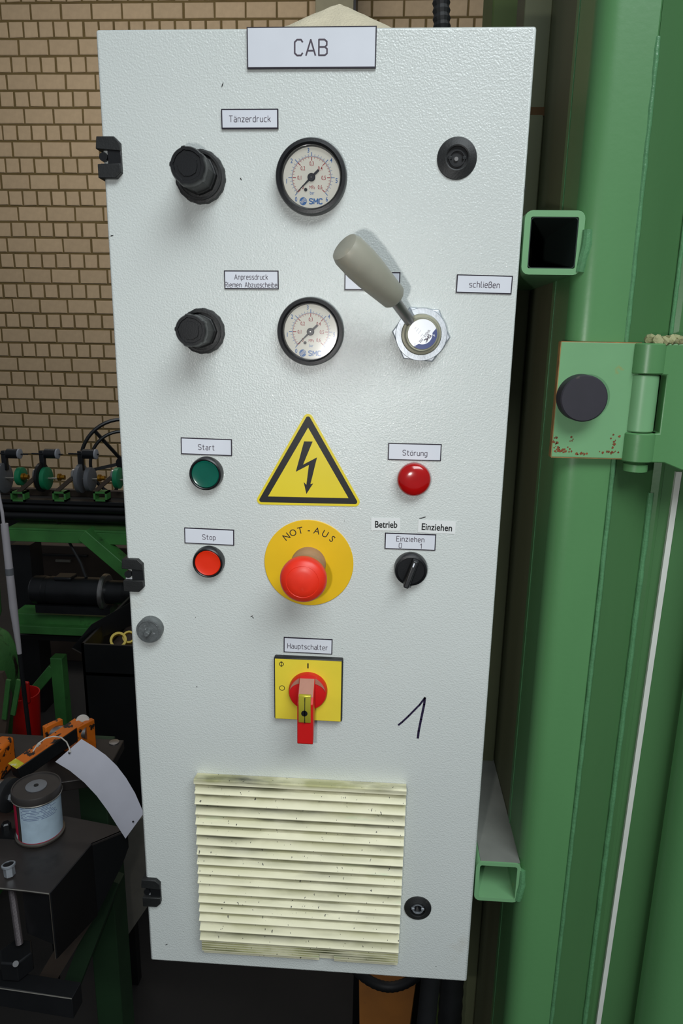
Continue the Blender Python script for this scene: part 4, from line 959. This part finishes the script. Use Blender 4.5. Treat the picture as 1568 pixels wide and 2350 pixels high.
MB().tube([e1, under(e1, zc1)], .0006, 6).build('worn_edge', mat('dull_edge', (90, 84, 76), .5, .5), tb)
m = MB(); m.add([e1 + Vector((-.05, .02, -.004)), e1 + Vector((-.002, .004, -.004)), under(e1, zc1 + .02) + Vector((-.002, .004, 0)), under(e1, zc1 + .02) + Vector((-.05, .02, 0))], [(0, 1, 2, 3)])
m.build('inner_web', dark, tb)
# legs and braces in dark green
ga, gb = PY(238, 2030, .50), PY(255, 2350, .50)
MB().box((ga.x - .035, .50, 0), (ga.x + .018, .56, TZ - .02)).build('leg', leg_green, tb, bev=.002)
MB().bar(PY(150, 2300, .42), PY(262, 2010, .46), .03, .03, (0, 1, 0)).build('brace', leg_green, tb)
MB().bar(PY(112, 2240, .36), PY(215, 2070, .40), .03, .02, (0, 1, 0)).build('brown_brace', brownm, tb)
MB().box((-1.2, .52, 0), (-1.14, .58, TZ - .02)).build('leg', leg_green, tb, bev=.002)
MB().box((-1.2, .17, .0), (-1.14, .23, T2 - .02)).build('leg', leg_green, tb, bev=.002)
MB().box((-1.2, .20, T2 - .05), (-.62, .50, T2 - .004)).build('under_frame', darker, tb)
MB().box((-1.2, .27, T2), (-.50, .29, TZ - .017)).build('step_web', darker, tb)
# lower steel channel
ZC = .73; a = PZ(0, 2226, ZC); b = PZ(186, 2254, ZC); c = PZ(165, 2292, ZC); d_ = PZ(0, 2268, ZC)
m = MB(); m.prism([(a.x - .3, a.y + .03), (b.x, b.y), (c.x, c.y), (d_.x - .3, d_.y + .03)], ZC - .035, ZC, 'z')
t = thing('steel_channel', 'dark steel channel bar with a bright worn edge in the bottom left corner', 'bar', (a.x, a.y, ZC - .035))
m.build('channel', dark, t, bev=.0008)
MB().tube([Vector((d_.x - .3, d_.y + .03, ZC)), Vector((d_.x, d_.y, ZC)), Vector((c.x, c.y, ZC))], .0009, 6).build('worn_edge', brightedge, t)
MB().box((a.x - .2, a.y, 0), (a.x - .15, a.y + .04, ZC - .035)).build('support', darker, t)
# threaded bolt with collar nut and hex block
bt = PY(20, 1990, .20); bb_ = PY(45, 2166, .185)
t = thing('threaded_rod', 'threaded steel rod with a round-topped nut standing through the table edge', 'bolt', bb_)
n = 130; m = MB(); m.tube([Vector(bt).lerp(bb_, i / n) for i in range(n + 1)], lambda i: .0052 if i % 2 else .0044, 12).build('thread', mat('dull_thread', (84, 78, 80), .5, .6, .1, 60), t, smooth=15)
ax = (bt - bb_).normalized()
MB().lathe([(.0075, -.012), (.0075, .002)], bt, ax, 6).build('nut', zinc, t, smooth=20)
MB().ring([(.0092, .002), (.0092, .0045), (.0072, .0050), (.0072, .002)], bt, ax, 28).build('collar', zinc, t); MB().lathe([(.0072, .002), (.0068, .0042)], bt, ax, 20).build('socket', dark, t)
hb = PY(38, 2205, .175)
t = thing('hex_block', 'dark hexagonal steel block carrying the threaded rod', 'block', hb - Vector((0, 0, .05)))
MB().lathe([(.024, -.028), (.024, 0), (.022, .002)], PY(37, 2185, .185), (0, 0, 1), 6, PI / 6).build('block', dark, t, smooth=20, bev=.001)
MB().cyl(PY(36, 2212, .165), PY(36, 2212, .160), .004, n=14).build('set_screw', dark, t)
# tin can
base = PZ(93, 1912, T2); tz_ = PY(83, 1802, base.y).z; Rc = .0345; Hc = tz_ - T2
axc = Vector((PY(83, 1802, base.y).x - base.x, 0, Hc)).normalized(); Bc = Vector((base.x, base.y, T2 + .002))
t = thing('tin_can', 'small tin can with blue and red label and grey lid on the steel table', 'can', (base.x, base.y, T2))
H_ = Hc / axc.z - .002
MB().lathe([(Rc * 1.02, 0), (Rc * 1.04, .001), (Rc * 1.04, .0035), (Rc * .96, .005), (Rc * .96, H_ - .012), (Rc, H_ - .010)], Bc, axc, 48).build('body', cangrey, t)
MB().lathe([(Rc * 1.02, H_ - .013), (Rc * 1.03, H_ - .002), (Rc, H_), (Rc * .95, H_), (Rc * .94, H_ - .0015), (Rc * .2, H_ - .0015)], Bc, axc, 48).build('lid', mat('lid_dark', (70, 66, 64), .4, .5, .1, 40), t)
MB().ring([(Rc * 1.035, H_ - .0135), (Rc * 1.05, H_ - .0125), (Rc * 1.035, H_ - .0115), (Rc * 1.02, H_ - .0125)], Bc, axc, 48).build('lid_rim', brightedge, t)
MB().lathe([(Rc * .44, H_ - .002), (Rc * .44, H_ - .0004), (Rc * .42, H_ - .0002)], Bc, axc, 32).build('lid_sticker', mat('sticker_grey', (110, 112, 116), .4), t)
MB().lathe([(Rc * .10, H_ - .0008), (Rc * .10, H_ + .0006)], Bc, axc, 16).build('centre_stud', dark, t)
def wrap(a0, a1, h0, h1, m_, nm, r_=Rc * .965):
    m = MB(); u = Vector((1, 0, 0)); u = (u - axc * u.dot(axc)).normalized(); v = axc.cross(u); n_ = 24; vs = []; fs = []
    for i in range(n_ + 1):
        a = math.radians(a0 + (a1 - a0) * i / n_); e = (u * math.cos(a) + v * math.sin(a)) * r_
        vs += [Bc + e + axc * h0, Bc + e + axc * h1]
    for i in range(n_): fs.append((2 * i, 2 * i + 2, 2 * i + 3, 2 * i + 1))
    return m.add(vs, fs).build(nm, m_, t, smooth=60)
# viewing azimuth of the camera from the can
az = math.degrees(math.atan2(CAM.y - base.y, CAM.x - base.x))
wrap(az - 50, az + 80, .006, H_ - .013, canlab, 'blue_label'); wrap(az - 95, az - 62, .006, H_ - .013, canred, 'red_label')
wrap(az - 62, az + 80, .0045, .006, canred, 'red_label')
m = MB(); u = Vector((1, 0, 0)); u = (u - axc * u.dot(axc)).normalized(); v = axc.cross(u)
for k in range(9):
    h0 = H_ - .016 - k * .0026; a0, a1 = az - 46, az + random.uniform(30, 60); n_ = 16; vs = []; fs = []
    for i in range(n_ + 1):
        a = math.radians(a0 + (a1 - a0) * i / n_); e = (u * math.cos(a) + v * math.sin(a)) * Rc * .969
        vs += [Bc + e + axc * h0, Bc + e + axc * (h0 + .0008)]
    for i in range(n_):
        if random.random() < .8: fs.append((2 * i, 2 * i + 2, 2 * i + 3, 2 * i + 1))
    m.add(vs, fs)
m.build('label_print', mat('label_text_blue', (92, 104, 140), .5), t)
wrap(az - 95, az - 68, .006, .013, paper, 'white_patch', Rc * .968)

# orange clamp lever with clevis
YL = .50
t = thing('clamp_lever', 'worn orange lever arm pinned in an orange clevis on the steel table', 'lever', PZ(160, 1720, TZ))
ZL = TZ + .040
A1 = PZ(185, 1668, ZL + .01); A2 = PZ(35, 1772, ZL - .012)
dl = (A2 - A1).normalized(); up = Vector((0, 0, 1))
MB().bar(A1, A2, .026, .026).build('arm', dark, t, bev=.002, label='bare dark steel arm')
upv = Vector((0, 0, 1)) - (A2 - A1).normalized() * (A2 - A1).normalized().z
MB().bar(A1 + upv * .0134, A2 + upv * .0134, .0245, .001).build('painted_top', orange, t)
MB().bar(A2 - dl * .010 + up * .0138, A2 + dl * .004 + up * .0138, .0246, .0012).build('yellow_end', mat('worn_yellow', (196, 186, 40), .5, 0, .2, 60, second=(200, 196, 170), sthr=.5, sscale=60, sw=.1), t, bev=.002)
sd = dl.cross(up).normalized()
for s in (-1, 1):
    c = PZ(195 if s == 1 else 122, 1672, ZL + .01)
    side = MB().bar(c - up * .05 , c + up * .012, .010 if s == 1 else .010, .034, dl).build('clevis_cheek', orange, t, bev=.0012)
pa, pb = PZ(115, 1680, ZL + .004), PZ(200, 1680, ZL + .004)
MB().cyl(pa, pb, .0115, n=24).build('pivot_pin', steel, t)
MB().bar(PZ(112, 1705, TZ + .004), PZ(212, 1712, TZ + .004), .03, .008).build('base', orange, t)
c = PZ(190, 1655, ZL + .02)
MB().lathe([(.011, -.003), (.012, 0), (.011, .003)], c, (.3, -1, .2), 24).build('white_washer', nylon, t)
t = thing('orange_block', 'worn orange steel block on the table at the left picture edge', 'block', PZ(0, 1775, TZ))
MB().bar(PZ(-60, 1735, TZ + .03), PZ(16, 1742, TZ + .03), .055, .055).build('block', orange, t, bev=.006)
# knurled shaft
c = PZ(8, 1822, TZ + .0275)
t = thing('steel_shaft', 'polished steel shaft end with black collar left of the tin can', 'shaft', c)
MB().cyl(c + Vector((-.12, 0, 0)), c + Vector((.004, 0, 0)), .021, n=32).build('shaft', steel, t)
MB().lathe([(.024, 0), (.026, .002), (.026, .012), (.022, .014)], c + Vector((.002, 0, 0)), (1, -.2, 0), 32).build('collar', rubber, t)
MB().lathe([(.007, 0), (.007, .006)], c + Vector((.014, -.006, 0)), (1, -.2, 0), 6).build('nut', zinc, t)
MB().box((c.x - .10, c.y - .004, TZ + .0005), (c.x - .02, c.y + .016, c.z - .018)).build('shaft_support', darker, t)
c = PZ(14, 1895, T2 + .008); single(MB().lathe([(.007, -.008), (.007, .004), (.005, .006)], c, (0, 0, 1), 6).build('hex_bolt', dark, smooth=20), 'small dark hex bolt head on the table left of the tin can foot', 'bolt')
c = PZ(262, 1704, TZ); single(MB().lathe([(.009, 0), (.009, .0015), (.004, .002)], c, (0, 0, 1), 24).build('washer', steel), 'flat washer lying on the rear table plate', 'washer')
# card tag and cable tie
Lp = [(127, 1748, .345), (160, 1768, .34), (193, 1795, .33), (222, 1826, .32), (247, 1860, .305), (268, 1893, .29), (288, 1924, .27)]
Rp = [(187, 1696, .36), (215, 1713, .355), (243, 1733, .35), (268, 1757, .34), (290, 1786, .325), (310, 1820, .31), (330, 1866, .285)]
t = thing('card_tag', 'blank white card tag curling down from the orange lever', 'tag', PY(160, 1740, .35))
MB().sheet([PY(*p) for p in Lp], [PY(*p) for p in Rp], (0, .0, -1), .0004).build('card', paper, t, smooth=60)
c = PY(162, 1727, .351); MB().lathe([(.0016, 0), (.0016, .0008)], c + Vector((0, -.004, .002)), (0, -1, .4), 16).build('eyelet', darker, t)
c = PY(308, 1884, .281); MB().lathe([(.0014, 0), (.0014, .0008)], c + Vector((0, -.004, .002)), (0, -1, .4), 16).build('eyelet', darker, t)
pts = [(76, 1724, .38), (88, 1706, .385), (105, 1694, .395), (122, 1690, .405), (140, 1692, .40), (153, 1703, .37), (159, 1716, .352), (161, 1727, .347)]
t = thing('cable_tie', 'white nylon cable tie looped round the orange lever and through the tag', 'tie', PY(90, 1724, .38))
MB().tube([PY(*p) for p in pts], .0011, 8).build('loop', nylon, t)
MB().lathe([(.0025, -.003), (.0025, .003)], PY(88, 1709, .383), (.6, 0, .8), 8).build('tie_head', nylon, t)

# ------------------------------------------------------------ floor level things under the cabinet
a = PY(258, 1983, .80); b = PY(345, 1895, .80)
pr = edge([(232, 1900), (360, 1870), (380, 2020), (272, 2178), (262, 2080), (256, 1990)], .80)
t = thing('grey_board', 'grey board leaning in the dark left of the cabinet foot', 'board', (a.x, .8, 0))
MB().prism(pr, .80, .812).build('board', greyb, t)
MB().box((pr[0][0] + .03, .815, 0), (pr[0][0] + .06, .84, pr[3][1] + .1)).build('prop', darker, t)
Zb = .35; q = [PZ(824, 2200, Zb), PZ(962, 2200, Zb), PZ(935, 2390, Zb), PZ(826, 2390, Zb)]
t = thing('orange_board', 'stained orange-brown board lying under the cabinet', 'board', (q[0].x, q[2].y, 0))
MB().prism([(p.x, p.y) for p in q], Zb - .02, Zb, 'z').build('board', orangeb, t)
for p in q: MB().box((p.x - .01, p.y - .01, 0), (p.x + .01, p.y + .01, Zb - .02)).build('foot', darker, t)
pts = []
for i in range(41):
    u = i / 40; px = 790 + 210 * u; py = 2190 + 75 * math.sin(PI * u) ** .8; pts.append(PY(px, py, .33))
single(MB().tube(pts, lambda i: .0085 if i % 2 else .0078, 12).build('hose_loop', rubber), 'black hose sagging in a loop below the cabinet above the orange board', 'hose')
p, q = PY(1036, 2235, .14), PY(1034, 2420, .14)
t = thing('black_conduit', 'thick black ribbed conduit hanging below the right corner of the cabinet', 'conduit', (q.x, q.y, 0))
n = 60; MB().tube([Vector((p.x, p.y, DZ0 - .002)).lerp(Vector((q.x, q.y, .3)), i / n) for i in range(n + 1)], lambda i: .0160 if i % 2 else .0148, 18).build('sleeve', rubber, t, smooth=20)
MB().cyl((p.x - .025, p.y - .03, DZ0 - .002), (p.x - .05, p.y - .03, .3), .012, n=16).build('inner_cable', rubber, t)
print('bricks', len(one), 'rest', len(rest), 'objects', len(bpy.data.objects), 'tris', sum(len(m.loop_triangles) or len(m.polygons) * 2 for m in bpy.data.meshes))
